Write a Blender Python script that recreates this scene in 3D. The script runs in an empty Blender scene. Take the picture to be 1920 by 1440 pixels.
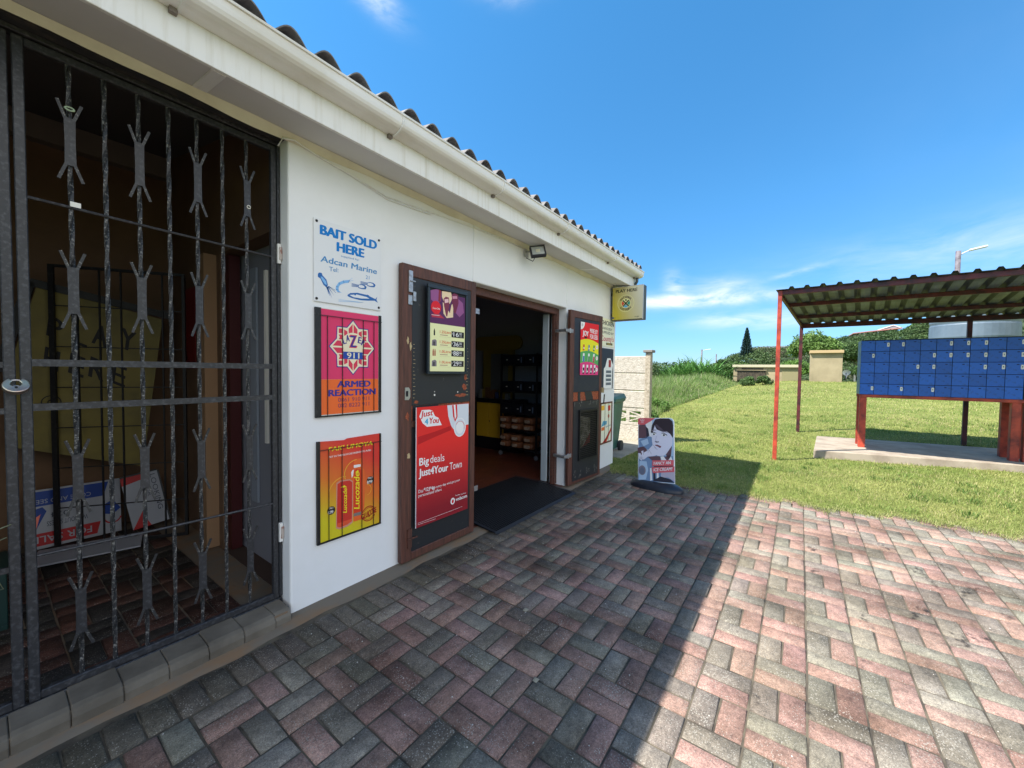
import bpy, math, random
import numpy as np
from mathutils import Matrix, Vector
random.seed(7); RNG = np.random.default_rng(11)
SC = bpy.context.scene
COL = SC.collection
R = math.radians
PI = math.pi

# ------------------------------------------------------------------ camera
F_PX, CAM_H = 738.6, 1.434
yaw, pit, rol = R(36.225), R(-1.9), R(0.748)
cy, sy, cp, sp = math.cos(yaw), math.sin(yaw), math.cos(pit), math.sin(pit)
fwd = Vector((cy*cp, sy*cp, sp)); rgt = Vector((sy, -cy, 0)); upv = rgt.cross(fwd)
r2 = math.cos(rol)*rgt + math.sin(rol)*upv; u2 = -math.sin(rol)*rgt + math.cos(rol)*upv
cam = bpy.data.cameras.new('camera'); co = bpy.data.objects.new('camera', cam); COL.objects.link(co)
mw = Matrix.Identity(4)
for i in range(3):
    mw[i][0], mw[i][1], mw[i][2] = r2[i], u2[i], -fwd[i]
mw[2][3] = CAM_H
co.matrix_world = mw
cam.sensor_fit = 'HORIZONTAL'; cam.sensor_width = 36; cam.lens = F_PX/1920*36
cam.clip_start = .02; cam.clip_end = 3000
SC.camera = co
# ------------------------------------------------------------------ light
SUN_D = Vector((1.51, -1.47, -2.93)).normalized()      # direction the light travels
elev = math.asin(-SUN_D.z); az = math.atan2(-SUN_D.y, -SUN_D.x)
sun = bpy.data.lights.new('sun', 'SUN'); sun.energy = 4.6; sun.angle = R(.5); sun.color = (1, .955, .88)
so = bpy.data.objects.new('sun', sun); COL.objects.link(so)
so.rotation_euler = SUN_D.to_track_quat('-Z', 'Y').to_euler()
SC.view_settings.view_transform = 'Standard'; SC.view_settings.look = 'None'
SC.view_settings.exposure = 1.25; SC.view_settings.gamma = 1
SKY_K = .13
W = bpy.data.worlds.new('World'); SC.world = W; W.use_nodes = True
def world():
    nt = W.node_tree; N = nt.nodes; L = nt.links; N.clear()
    out = N.new('ShaderNodeOutputWorld'); bg = N.new('ShaderNodeBackground'); bg.inputs[1].default_value = SKY_K
    sky = N.new('ShaderNodeTexSky'); sky.sky_type = 'NISHITA'; sky.sun_disc = False
    sky.sun_elevation = elev; sky.sun_rotation = PI/2 - az; sky.altitude = 20
    sky.air_density = 1.0; sky.dust_density = .25; sky.ozone_density = 2.6
    tc = N.new('ShaderNodeTexCoord')
    sep = N.new('ShaderNodeSeparateXYZ'); L.new(tc.outputs['Generated'], sep.inputs[0])
    def m(op, a, b=None, c=None):
        n = N.new('ShaderNodeMath'); n.operation = op
        for i, v in enumerate((a, b, c)):
            if v is None: continue
            if isinstance(v, (int, float)): n.inputs[i].default_value = v
            else: L.new(v, n.inputs[i])
        return n.outputs[0]
    el = m('ARCSINE', sep.outputs[2]); azn = m('ARCTAN2', sep.outputs[1], sep.outputs[0])
    cmb = N.new('ShaderNodeCombineXYZ')
    L.new(m('MULTIPLY', azn, 7), cmb.inputs[0]); L.new(m('MULTIPLY', el, 26), cmb.inputs[1])
    nz = N.new('ShaderNodeTexNoise'); L.new(cmb.outputs[0], nz.inputs[0]); nz.inputs['Scale'].default_value = 1.1
    nz.inputs['Detail'].default_value = 7; nz.inputs['Roughness'].default_value = .62; nz.inputs['Distortion'].default_value = .5
    def blob(a0, e0, sa, se, amp, tilt=0.):
        da = m('SUBTRACT', azn, R(a0)); de = m('SUBTRACT', m('SUBTRACT', el, R(e0)), m('MULTIPLY', da, tilt))
        q = m('ADD', m('POWER', m('DIVIDE', m('ABSOLUTE', da), R(sa)), 2.0), m('POWER', m('DIVIDE', m('ABSOLUTE', de), R(se)), 2.0))
        return m('MULTIPLY', m('EXPONENT', m('MULTIPLY', q, -1)), amp)
    s = None
    for b in ((12, 9.5, 9, .75, 1.5, 0.), (8.5, 10.8, 3.5, 1.2, .62, .1), (14.2, 11.4, 1.2, 1.7, .7, .2), (4, 6.7, 7, 1.0, .85, 0), (0.6, 11.9, 2.2, .3, .6, -.2),
              (28, 9.5, 9, 1.3, .9, 0), (56, 41, 3.5, 1.3, .62, .3), (38, 43, 4, 1.0, .35, 0.), (-30, 12, 22, 2.5, .6, 0), (150, 14, 40, 4, .7, 0), (-110, 16, 40, 5, .6, 0)):
        o = blob(*b); s = o if s is None else m('ADD', s, o)
    mask = m('MULTIPLY', m('MINIMUM', s, 1.25), m('MULTIPLY', m('SUBTRACT', nz.outputs[0], .30), 3.0))
    mask = m('MINIMUM', m('MAXIMUM', mask, 0), .92)
    mx = N.new('ShaderNodeMix'); mx.data_type = 'RGBA'
    # clear sea air: keep the low sky blue
    grad = N.new('ShaderNodeValToRGB'); L.new(m('MAXIMUM', sep.outputs[2], 0), grad.inputs[0]); ge = grad.color_ramp.elements
    ge[0].position = 0; ge[0].color = (.29, .42, .64, 1); ge[1].position = 1; ge[1].color = (.38, .80, .92, 1); gx = ge.new(.36); gx.color = (.28, .63, .79, 1); gx = ge.new(.67); gx.color = (.29, .73, .89, 1)
    tint = N.new('ShaderNodeMix'); tint.data_type = 'RGBA'; tint.blend_type = 'MULTIPLY'; tint.inputs[0].default_value = 1
    L.new(sky.outputs[0], tint.inputs[6]); L.new(grad.outputs[0], tint.inputs[7])
    L.new(mask, mx.inputs[0]); L.new(tint.outputs[2], mx.inputs[6]); mx.inputs[7].default_value = (3.6, 3.9, 4.2, 1)
    # bright cloud bank added behind the camera, out of frame, to light the facade
    s2 = None
    for b in ((-100, 24, 42, 17, 1.35, 0.), (-155, 30, 40, 16, 1.1, 0.)):
        o = blob(*b); s2 = o if s2 is None else m('ADD', s2, o)
    nz2 = N.new('ShaderNodeTexNoise'); L.new(tc.outputs['Generated'], nz2.inputs[0]); nz2.inputs['Scale'].default_value = 3.2; nz2.inputs['Detail'].default_value = 8
    mk = m('MINIMUM', m('MAXIMUM', m('MULTIPLY', m('MULTIPLY', s2, m('SUBTRACT', nz2.outputs[0], .30)), 4.2), 0), .95)
    mx2 = N.new('ShaderNodeMix'); mx2.data_type = 'RGBA'; L.new(mk, mx2.inputs[0]); L.new(mx.outputs[2], mx2.inputs[6]); mx2.inputs[7].default_value = (6.6, 6.35, 6.0, 1)
    mx = mx2
    L.new(mx.outputs[2], bg.inputs[0]); L.new(bg.outputs[0], out.inputs[0])
world()

# ------------------------------------------------------------------ materials
def lin(c):
    c /= 255.
    return c/12.92 if c <= .04045 else ((c+.055)/1.055)**2.4
def S(r, g, b, k=1.): return (min(lin(r)*k, .9), min(lin(g)*k, .9), min(lin(b)*k, .9))
MC = {}
def M(name, col, rough=.7, col2=None, scale=8, lo=.4, hi=.6, bump=0., bscale=80, metal=0, spec=.5, vec='Object', stretch=(1, 1, 1), detail=6, attr=None, trans=0, coat=0, bdist=.002):
    if name in MC: return MC[name]
    m = bpy.data.materials.new(name); m.use_nodes = True; nt = m.node_tree; N = nt.nodes; L = nt.links
    p = N['Principled BSDF']; p.inputs['Roughness'].default_value = rough; p.inputs['Metallic'].default_value = metal
    p.inputs['Specular IOR Level'].default_value = spec; p.inputs['Coat Weight'].default_value = coat
    tc = N.new('ShaderNodeTexCoord'); mp = N.new('ShaderNodeMapping'); mp.inputs['Scale'].default_value = stretch
    L.new(tc.outputs[vec], mp.inputs[0])
    src = None
    if attr:
        a = N.new('ShaderNodeAttribute'); a.attribute_name = attr; src = a.outputs['Color']
    if col2 is not None:
        nz = N.new('ShaderNodeTexNoise'); nz.inputs['Scale'].default_value = scale; nz.inputs['Detail'].default_value = detail; nz.inputs['Roughness'].default_value = .6
        L.new(mp.outputs[0], nz.inputs[0])
        mr = N.new('ShaderNodeMapRange'); mr.inputs[1].default_value = lo; mr.inputs[2].default_value = hi; L.new(nz.outputs[0], mr.inputs[0])
        mx = N.new('ShaderNodeMix'); mx.data_type = 'RGBA'; L.new(mr.outputs[0], mx.inputs[0])
        if src is not None:
            mx.blend_type = 'MULTIPLY'; L.new(src, mx.inputs[6]); mx.inputs[7].default_value = (*col2, 1)
        else:
            mx.inputs[6].default_value = (*col, 1); mx.inputs[7].default_value = (*col2, 1)
        src = mx.outputs[2]
    if src is not None: L.new(src, p.inputs['Base Color'])
    else: p.inputs['Base Color'].default_value = (*col, 1)
    if bump:
        n2 = N.new('ShaderNodeTexNoise'); n2.inputs['Scale'].default_value = bscale; n2.inputs['Detail'].default_value = 5
        L.new(mp.outputs[0], n2.inputs[0]); b = N.new('ShaderNodeBump'); b.inputs['Strength'].default_value = bump; b.inputs['Distance'].default_value = bdist
        L.new(n2.outputs[0], b.inputs['Height']); L.new(b.outputs[0], p.inputs['Normal'])
    if trans:
        t = N.new('ShaderNodeBsdfTranslucent'); ms = N.new('ShaderNodeMixShader'); ms.inputs[0].default_value = trans
        if src is not None: L.new(src, t.inputs[0])
        else: t.inputs[0].default_value = (*col, 1)
        o = N['Material Output']; L.new(p.outputs[0], ms.inputs[1]); L.new(t.outputs[0], ms.inputs[2]); L.new(ms.outputs[0], o.inputs[0])
    MC[name] = m
    return m
def flat(r, g, b, k=1.25, rough=.45):
    """printed ink on a sign, seen in open shade as r,g,b"""
    return M('ink_%d_%d_%d' % (r, g, b), S(r, g, b, k), rough, spec=.3)

white_wall = M('wall_paint', (.85, .86, .87), .75, (.79, .80, .79), 1.6, .45, .75, .55, 11, detail=8, bdist=.006)
white_trim = M('trim_paint', (.84, .84, .82), .5, (.60, .57, .48), 3, .5, .85, .05, 40, stretch=(9, 1, .6), detail=6)
gutter_m = M('gutter_paint', (.84, .83, .80), .38, (.62, .57, .45), 2.2, .48, .85, .05, 40, stretch=(1, 1, 4), detail=8)
soffit_m = M('soffit_board', (.68, .67, .65), .8, (.60, .59, .56), 1.4, .4, .8)
tile_m = M('fibre_cement', (.23, .22, .21), .85, (.12, .10, .09), 9, .35, .7, .4, 60)
rust_wood = M('red_wood', S(100, 62, 50, 1.05), .6, S(66, 42, 36), 5, .38, .7, .3, 26, stretch=(9, .8, 9), bdist=.002)
orange_wood = M('bare_wood', S(165, 84, 50, 1.1), .65, S(100, 48, 32), 10, .4, .65, .4, 30, stretch=(6, 6, 1))
black_panel = M('black_board', S(38, 40, 44), .5, S(96, 90, 82), 14, .66, .74, .25, 40)
navy_panel = M('navy_board', S(36, 42, 54), .5, S(52, 56, 64), 9, .5, .8, .2, 40)
black_iron = M('black_iron', S(42, 43, 47), .45, S(72, 73, 77), 60, .50, .68, .6, 70, detail=4, bdist=.002)
bar_iron = M('black_iron_chipped', S(40, 41, 44), .45, S(122, 121, 118), 120, .54, .63, .6, 70, detail=4, bdist=.002)
black_iron_clean = M('black_bar', S(22, 22, 24), .5, S(50, 48, 46), 40, .55, .7, .3, 60)
concrete = M('concrete', (.36, .30, .23), .9, (.25, .20, .15), 3.5, .4, .65, .5, 50)
concrete_strip = M('mortar_strip', (.155, .13, .10), .9, (.20, .125, .07), 5, .45, .62, .5, 50, stretch=(.6, 1, 1))
kerb_m = M('kerb_brick', (.175, .153, .122), .9, (.105, .09, .07), 5, .35, .65, .6, 60)
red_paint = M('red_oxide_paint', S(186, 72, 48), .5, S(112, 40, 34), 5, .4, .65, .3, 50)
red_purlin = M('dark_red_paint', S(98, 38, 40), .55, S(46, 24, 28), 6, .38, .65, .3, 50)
blue_paint = M('blue_paint', S(30, 86, 168, 1.3), .45, S(44, 62, 84), 11, .52, .74, .2, 40)
def vary_each(m):
    nt = m.node_tree; N = nt.nodes; L = nt.links; p = N['Principled BSDF']; src = p.inputs['Base Color'].links[0].from_socket
    oi = N.new('ShaderNodeObjectInfo'); mr = N.new('ShaderNodeMapRange'); mr.inputs[3].default_value = .82; mr.inputs[4].default_value = 1.12; L.new(oi.outputs['Random'], mr.inputs[0])
    hs = N.new('ShaderNodeHueSaturation'); L.new(mr.outputs[0], hs.inputs['Value']); L.new(src, hs.inputs['Color']); L.new(hs.outputs[0], p.inputs['Base Color'])
vary_each(blue_paint)
blue_side = M('faded_blue_paint', S(80, 110, 128), .5, S(120, 128, 120), 7, .4, .6)
seam_dark = M('seam_black', S(26, 28, 34), .8)  # near-black for door gaps, slots, screws and keyholes
sheet_m = M('galvanised_sheet', S(100, 108, 132), .5, S(64, 70, 86), 3, .4, .65, .1, 30, metal=.1)
tag_white = M('label_tag', (.78, .76, .70), .5)
black_rubber = M('black_rubber', S(42, 43, 48), .5, S(54, 54, 58), 20, .5, .7, .3, 80)
tank_m = M('tank_plastic', S(128, 144, 160, .62), .5, S(108, 124, 140, .6), 1.2, .35, .7)
shed_m = M('khaki_plaster', S(176, 160, 128, .82), .9, S(150, 136, 106, .8), 1.3, .35, .7, .4, 20)
shed_dark = M('dark_slats', S(84, 74, 58), .8, S(58, 50, 42), 6, .4, .6)
lamp_pole = M('lamp_pole_paint', S(112, 106, 112), .7, S(78, 72, 78), 5, .4, .6)
steel = M('zinc_steel', (.45, .45, .46), .35, (.26, .22, .2), 30, .5, .7, metal=.7)
alu = M('lamp_housing', (.62, .63, .64), .4)

# ------------------------------------------------------------------ mesh helpers
class MB:
    def __init__(s): s.v = []; s.f = []; s.m = []; s.mats = []
    def mi(s, m):
        if m not in s.mats: s.mats.append(m)
        return s.mats.index(m)
    def add(s, vs, fs, m):
        k = len(s.v); i = s.mi(m); s.v += [tuple(v) for v in vs]
        for f in fs: s.f.append(tuple(k+j for j in f)); s.m.append(i)
        return s
    def box(s, x0, x1, y0, y1, z0, z1, m):
        vs = [(x, y, z) for x in (x0, x1) for y in (y0, y1) for z in (z0, z1)]
        return s.add(vs, [(0, 1, 3, 2), (4, 6, 7, 5), (0, 4, 5, 1), (2, 3, 7, 6), (0, 2, 6, 4), (1, 5, 7, 3)], m)
    def bar(s, p, q, w, h, m, up=(0, 0, 1)):
        """square bar from p to q, w across, h along up"""
        p, q = Vector(p), Vector(q); d = (q-p).normalized(); u = Vector(up)
        if abs(d.dot(u)) > .98: u = Vector((1, 0, 0))
        a = d.cross(u).normalized()*w/2; b = d.cross(a).normalized()*h/2
        vs = [p+a+b, p-a+b, p-a-b, p+a-b, q+a+b, q-a+b, q-a-b, q+a-b]
        return s.add(vs, [(0, 1, 2, 3), (7, 6, 5, 4), (0, 4, 5, 1), (1, 5, 6, 2), (2, 6, 7, 3), (3, 7, 4, 0)], m)
    def poly(s, pts, w0, w1, m):
        """polygon in local x,y extruded from z=w0 to w1 (front)"""
        n = len(pts); vs = [(p[0], p[1], w1) for p in pts]
        fs = [tuple(range(n))]
        if w0 is not None:
            vs += [(p[0], p[1], w0) for p in pts]; fs += [tuple(range(2*n-1, n-1, -1))] + [(i, n+i, n+(i+1) % n, (i+1) % n) for i in range(n)]
        return s.add(vs, fs, m)
    def extx(s, prof, x0, x1, m):
        n = len(prof); vs = [(x0, a, b) for a, b in prof] + [(x1, a, b) for a, b in prof]
        return s.add(vs, [(i, (i+1) % n, n+(i+1) % n, n+i) for i in range(n)] + [tuple(range(n-1, -1, -1)), tuple(range(n, 2*n))], m)
    def tube(s, pts, r, m, n=8, r1=None):
        pts = [Vector(p) for p in pts]; vs = []; fs = []
        for i, p in enumerate(pts):
            d = (pts[min(i+1, len(pts)-1)] - pts[max(i-1, 0)]).normalized()
            a = d.cross(Vector((0, 0, 1)) if abs(d.z) < .9 else Vector((1, 0, 0))).normalized(); b = d.cross(a)
            rr = r if r1 is None else r+(r1-r)*i/(len(pts)-1)
            for k in range(n): t = 2*PI*k/n; vs.append(p+a*rr*math.cos(t)+b*rr*math.sin(t))
        for i in range(len(pts)-1):
            for k in range(n): fs.append((i*n+k, i*n+(k+1) % n, (i+1)*n+(k+1) % n, (i+1)*n+k))
        fs += [tuple(range(n-1, -1, -1)), tuple(range((len(pts)-1)*n, len(pts)*n))]
        return s.add(vs, fs, m)
    def lathe(s, prof, c, m, n=32):
        vs = []; fs = []
        for r, z in prof:
            for k in range(n): t = 2*PI*k/n; vs.append((c[0]+r*math.cos(t), c[1]+r*math.sin(t), c[2]+z))
        for i in range(len(prof)-1):
            for k in range(n): fs.append((i*n+k, i*n+(k+1) % n, (i+1)*n+(k+1) % n, (i+1)*n+k))
        return s.add(vs, fs, m)
    def text(s, t, P0, P1, Pt, m, w=.003, bold=0, x=1):
        """text with its baseline from P0 to P1 and capital height reaching Pt"""
        vs, fs = text_mesh(t)
        P0, P1, Pt = map(Vector, (P0, P1, Pt)); du = P1-P0; dv = Pt-P0
        if not bold: return s.add([(P0.x+a*du.x+b*dv.x, P0.y+a*du.y+b*dv.y, w) for a, b in vs], fs, m)
        k = bold*dv.length*1.25; e = du.normalized(); q = dv.normalized()      # heavier strokes: the word struck several times
        for i, (ox, oy) in enumerate(((-1, -.35), (-.33, .35), (.33, -.35), (1, .35))):
            o = e*(ox*k)+q*(oy*k); s.add([(P0.x+o.x+a*du.x+b*dv.x, P0.y+o.y+a*du.y+b*dv.y, w+.00012*i) for a, b in vs], fs, m)
        return s
    def arc(s, t, c, r, a0, a1, h, m, w=.003, bold=0, inward=False):
        n = len(t)
        for i, ch in enumerate(t):
            if ch == ' ': continue
            a = a0+(a1-a0)*(i+.5)/n
            cw = abs(a1-a0)*r/n*.82
            if ch in 'I1': cw *= .4
            e = Vector((math.cos(a), math.sin(a))); tq = Vector((e.y, -e.x))
            if inward: e = -e; tq = -tq
            base = Vector(c)+(Vector((math.cos(a), math.sin(a)))*r)
            P0 = base-tq*cw/2
            s.text(ch, P0, P0+tq*cw, P0+e*h, m, w, bold)
    def disc(s, c, r, m, w=.002, n=24, ry=None, w0=None):
        return s.poly([(c[0]+r*math.cos(2*PI*k/n), c[1]+(ry or r)*math.sin(2*PI*k/n)) for k in range(n)], w0, w, m)
    def ring(s, c, r0, r1, m, w=.002, n=32, a0=0, a1=2*PI):
        vs = []; full = abs(a1-a0-2*PI) < 1e-6; k1 = n if full else n+1
        for k in range(k1):
            a = a0+(a1-a0)*k/n
            vs += [(c[0]+r0*math.cos(a), c[1]+r0*math.sin(a), w), (c[0]+r1*math.cos(a), c[1]+r1*math.sin(a), w)]
        L = len(vs)
        return s.add(vs, [((2*k) % L, (2*k+1) % L, (2*k+3) % L, (2*k+2) % L) for k in range(n)], m)
    def build(s, name, parent=None, smooth=False, bevel=0, seg=1):
        me = bpy.data.meshes.new(name); me.from_pydata(s.v, [], s.f)
        for m in s.mats: me.materials.append(m)
        me.polygons.foreach_set('material_index', s.m)
        if smooth: me.polygons.foreach_set('use_smooth', [True]*len(s.f))
        me.update()
        o = bpy.data.objects.new(name, me); COL.objects.link(o)
        if parent: o.parent = parent
        if bevel:
            b = o.modifiers.new('bevel', 'BEVEL'); b.width = bevel; b.segments = seg; b.limit_method = 'ANGLE'; b.angle_limit = R(40)
        return o
_TX = {}
def text_mesh(t, bold=0):
    k = (t, bold)
    if k in _TX: return _TX[k]
    def raw(tt):
        c = bpy.data.curves.new('lettering', 'FONT'); c.body = tt; c.resolution_u = 3; c.offset = bold
        o = bpy.data.objects.new('lettering', c); COL.objects.link(o)
        bpy.context.view_layer.update()
        me = o.evaluated_get(bpy.context.evaluated_depsgraph_get()).to_mesh()
        vs = [(v.co.x, v.co.y) for v in me.vertices]; fs = [tuple(p.vertices) for p in me.polygons]
        bpy.data.objects.remove(o); bpy.data.curves.remove(c)
        return vs, fs
    vs, fs = raw(t)
    x0 = min(v[0] for v in vs); x1 = max(v[0] for v in vs)
    if 'H' + str(bold) not in _TX:
        hv = raw('H')[0]; _TX['H'+str(bold)] = (min(v[1] for v in hv), max(v[1] for v in hv))
    y0, y1 = _TX['H'+str(bold)]
    _TX[k] = ([((a-x0)/max(x1-x0, 1e-6), (b-y0)/(y1-y0)) for a, b in vs], fs)
    return _TX[k]
def tag(o, label=None, cat=None, group=None, kind=None):
    if label: o['label'] = label
    if cat: o['category'] = cat
    if group: o['group'] = group
    if kind: o['kind'] = kind
    return o
def thing(name, label, cat, loc=(0, 0, 0), group=None, rot=(0, 0, 0), mat=None):
    o = bpy.data.objects.new(name, None); COL.objects.link(o); o.empty_display_size = .1
    if mat is not None: o.matrix_world = mat
    else: o.location = loc; o.rotation_euler = rot
    return tag(o, label, cat, group)
def up(rz=0): return (PI/2, 0, rz)        # local x along the face, y up, z out of the face
def copy_tree(o, parent=None):
    c = o.copy(); COL.objects.link(c)
    if parent: c.parent = parent
    for ch in list(o.children): copy_tree(ch, c)
    return c
def hom(src, dst):
    A = []; B = []
    for (x, y), (u, v) in zip(src, dst):
        A += [[x, y, 1, 0, 0, 0, -u*x, -u*y], [0, 0, 0, x, y, 1, -v*x, -v*y]]; B += [u, v]
    h = np.linalg.solve(np.array(A, float), np.array(B, float))
    def fn(x, y):
        d = h[6]*x+h[7]*y+1
        return ((h[0]*x+h[1]*y+h[2])/d, (h[3]*x+h[4]*y+h[5])/d)
    return fn
def rect(w, h): return [(0, h), (w, h), (w, 0), (0, 0)]
def mesh_np(name, V, Fc, mat, cols=None, parent=None, smooth=False):
    me = bpy.data.meshes.new(name); V = np.asarray(V, np.float32); Fc = np.asarray(Fc, np.int32); n, k = Fc.shape
    me.vertices.add(len(V)); me.vertices.foreach_set('co', V.ravel())
    me.loops.add(n*k); me.loops.foreach_set('vertex_index', Fc.ravel())
    me.polygons.add(n); me.polygons.foreach_set('loop_start', np.arange(n, dtype=np.int32)*k)
    if smooth: me.polygons.foreach_set('use_smooth', np.ones(n, bool))
    me.update(calc_edges=True); me.materials.append(mat)
    if cols is not None:
        a = me.color_attributes.new('Col', 'FLOAT_COLOR', 'POINT')
        c = np.ones((len(V), 4), np.float32); c[:, :3] = cols; a.data.foreach_set('color', c.ravel())
    o = bpy.data.objects.new(name, me); COL.objects.link(o)
    if parent: o.parent = parent
    return o
def sms(a, b, x):
    t = np.clip((x-a)/(b-a), 0, 1); return t*t*(3-2*t)

# ------------------------------------------------------------------ ground
def terrain(x, y):
    x = np.asarray(x, float); y = np.asarray(y, float)
    s = .05*np.clip(x-8, 0, 22); s = s*s/(s+.08)
    s = s*(1-.09*np.clip(y-.5, 0, 6))
    far = sms(33, 60, x)
    return s - far*1.2
def lawn_edge(y):
    y = np.asarray(y, float)
    base = np.interp(y, [-9, -2.0, -1.3, -.5, .5, 1.4, 2.2, 2.6], [5.95, 5.62, 5.55, 5.44, 5.36, 5.30, 5.52, 5.6])
    return base + .035*np.sin(y*5.1)+.035*np.sin(y*13.7+1)+.03*np.sin(y*29)+.02*np.sin(y*61+2)
def build_ground():
    xs = np.unique(np.concatenate([np.linspace(-300, -20, 9), np.linspace(-20, 5, 12), np.arange(5.1, 6.3, .035), np.arange(6.3, 14, .14), np.arange(14, 45, .6), np.linspace(45, 900, 24)]))
    ys = np.unique(np.concatenate([np.linspace(-700, -30, 10), np.arange(-30, -8, 1.), np.arange(-8, 7, .1), np.arange(7, 30, 1.), np.linspace(30, 700, 10)]))
    X, Y = np.meshgrid(xs, ys, indexing='ij')
    Z = terrain(X, Y)
    e = lawn_edge(Y)
    inl = sms(0, .06, X-e)
    bump = .008*np.sin(X*9+np.sin(Y*7))*np.sin(Y*8+1.3)*(X < 40)
    Z = np.where(X < 5.0, -.035, -.035+inl*(.042+bump)+Z)
    n, m_ = X.shape; V = np.stack([X, Y, Z], -1).reshape(-1, 3)
    i = np.arange(n*m_).reshape(n, m_)
    Fc = np.stack([i[:-1, :-1], i[1:, :-1], i[1:, 1:], i[:-1, 1:]], -1).reshape(-1, 4)
    gm = bpy.data.materials.new('lawn_soil'); gm.use_nodes = True; nt = gm.node_tree; N = nt.nodes; L = nt.links; p = N['Principled BSDF']
    p.inputs['Roughness'].default_value = .95; p.inputs['Specular IOR Level'].default_value = .1
    tc = N.new('ShaderNodeTexCoord')
    def noise(sc, d=6, r=.65):
        z = N.new('ShaderNodeTexNoise'); z.inputs['Scale'].default_value = sc; z.inputs['Detail'].default_value = d; z.inputs['Roughness'].default_value = r
        L.new(tc.outputs['Object'], z.inputs[0]); return z.outputs[0]
    r1 = N.new('ShaderNodeValToRGB'); L.new(noise(.9), r1.inputs[0])
    r1.color_ramp.elements[0].position = .32; r1.color_ramp.elements[0].color = (.14, .20, .045, 1)
    r1.color_ramp.elements[1].position = .7; r1.color_ramp.elements[1].color = (.34, .34, .12, 1)
    r2_ = N.new('ShaderNodeValToRGB'); L.new(noise(22, 8, .75), r2_.inputs[0])
    r2_.color_ramp.elements[0].position = .35; r2_.color_ramp.elements[0].color = (.35, .38, .3, 1)
    r2_.color_ramp.elements[1].position = .62; r2_.color_ramp.elements[1].color = (1.1, 1.08, 1.0, 1)
    mm = N.new('ShaderNodeMix'); mm.data_type = 'RGBA'; mm.blend_type = 'MULTIPLY'; mm.inputs[0].default_value = 1
    L.new(r1.outputs[0], mm.inputs[6]); L.new(r2_.outputs[0], mm.inputs[7])
    L.new(mm.outputs[2], p.inputs['Base Color'])
    b = N.new('ShaderNodeBump'); b.inputs['Strength'].default_value = .8; b.inputs['Distance'].default_value = .04; L.new(noise(35, 8, .8), b.inputs['Height']); L.new(b.outputs[0], p.inputs['Normal'])
    o = mesh_np('ground', V, Fc, gm, smooth=True); tag(o, kind='structure')
build_ground()

# pavers: every brick is a chamfered block in one sheet
def brick_mat(name, rough=.85, dirt=(.42, .40, .37), grain=1.):
    m = bpy.data.materials.new(name); m.use_nodes = True; nt = m.node_tree; N = nt.nodes; L = nt.links; p = N['Principled BSDF']
    p.inputs['Roughness'].default_value = rough; p.inputs['Specular IOR Level'].default_value = .3
    tc = N.new('ShaderNodeTexCoord'); at = N.new('ShaderNodeAttribute'); at.attribute_name = 'Col'
    def noise(sc, d=5, r=.6):
        z = N.new('ShaderNodeTexNoise'); z.inputs['Scale'].default_value = sc; z.inputs['Detail'].default_value = d; z.inputs['Roughness'].default_value = r
        L.new(tc.outputs['Object'], z.inputs[0]); return z.outputs[0]
    def ramp(s, a, b, c0, c1):
        r = N.new('ShaderNodeValToRGB'); L.new(s, r.inputs[0]); e = r.color_ramp.elements
        e[0].position = a; e[0].color = (*c0, 1); e[1].position = b; e[1].color = (*c1, 1); return r.outputs[0]
    def mix(a, b, f=1., mode='MULTIPLY'):
        x = N.new('ShaderNodeMix'); x.data_type = 'RGBA'; x.blend_type = mode
        if isinstance(f, float): x.inputs[0].default_value = f
        else: L.new(f, x.inputs[0])
        for k, q in ((6, a), (7, b)):
            if isinstance(q, tuple): x.inputs[k].default_value = (*q, 1)
            else: L.new(q, x.inputs[k])
        return x.outputs[2]
    c = mix(at.outputs['Color'], ramp(noise(2.2, 6), .35, .62, dirt, (1, 1, 1)))
    c = mix(c, ramp(noise(300, 4, .8), .36, .62, (.55, .55, .55), (1.3, 1.3, 1.3)))
    c = mix(c, ramp(noise(24, 6, .75), .34, .66, (.66, .66, .67), (1.2, 1.18, 1.15)))
    c = mix(c, ramp(noise(110, 4, .75), .36, .62, (.72, .72, .72), (1.18, 1.18, 1.18)))
    # pale aggregate worn out of the face
    vo = N.new('ShaderNodeTexVoronoi'); vo.inputs['Scale'].default_value = 125; vo.inputs['Randomness'].default_value = 1; L.new(tc.outputs['Object'], vo.inputs[0])
    sz = N.new('ShaderNodeMath'); sz.operation = 'MULTIPLY_ADD'; L.new(noise(5), sz.inputs[0]); sz.inputs[1].default_value = .9; sz.inputs[2].default_value = -.22
    lt = N.new('ShaderNodeMath'); lt.operation = 'LESS_THAN'; L.new(vo.outputs['Distance'], lt.inputs[0]); L.new(sz.outputs[0], lt.inputs[1])
    sepc = N.new('ShaderNodeSeparateColor'); L.new(vo.outputs['Color'], sepc.inputs[0])
    gt = N.new('ShaderNodeMath'); gt.operation = 'GREATER_THAN'; L.new(sepc.outputs[0], gt.inputs[0]); gt.inputs[1].default_value = .38
    ml = N.new('ShaderNodeMath'); ml.operation = 'MULTIPLY'; L.new(lt.outputs[0], ml.inputs[0]); L.new(gt.outputs[0], ml.inputs[1])
    ml2 = N.new('ShaderNodeMath'); ml2.operation = 'MULTIPLY'; L.new(ml.outputs[0], ml2.inputs[0]); ml2.inputs[1].default_value = .8*grain
    c = mix(c, (.33, .31, .27), ml2.outputs[0], 'MIX')
    L.new(c, p.inputs['Base Color'])
    b = N.new('ShaderNodeBump'); b.inputs['Strength'].default_value = .55; b.inputs['Distance'].default_value = .0025; L.new(noise(170, 4, .7), b.inputs['Height'])
    L.new(b.outputs[0], p.inputs['Normal'])
    return m
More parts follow.
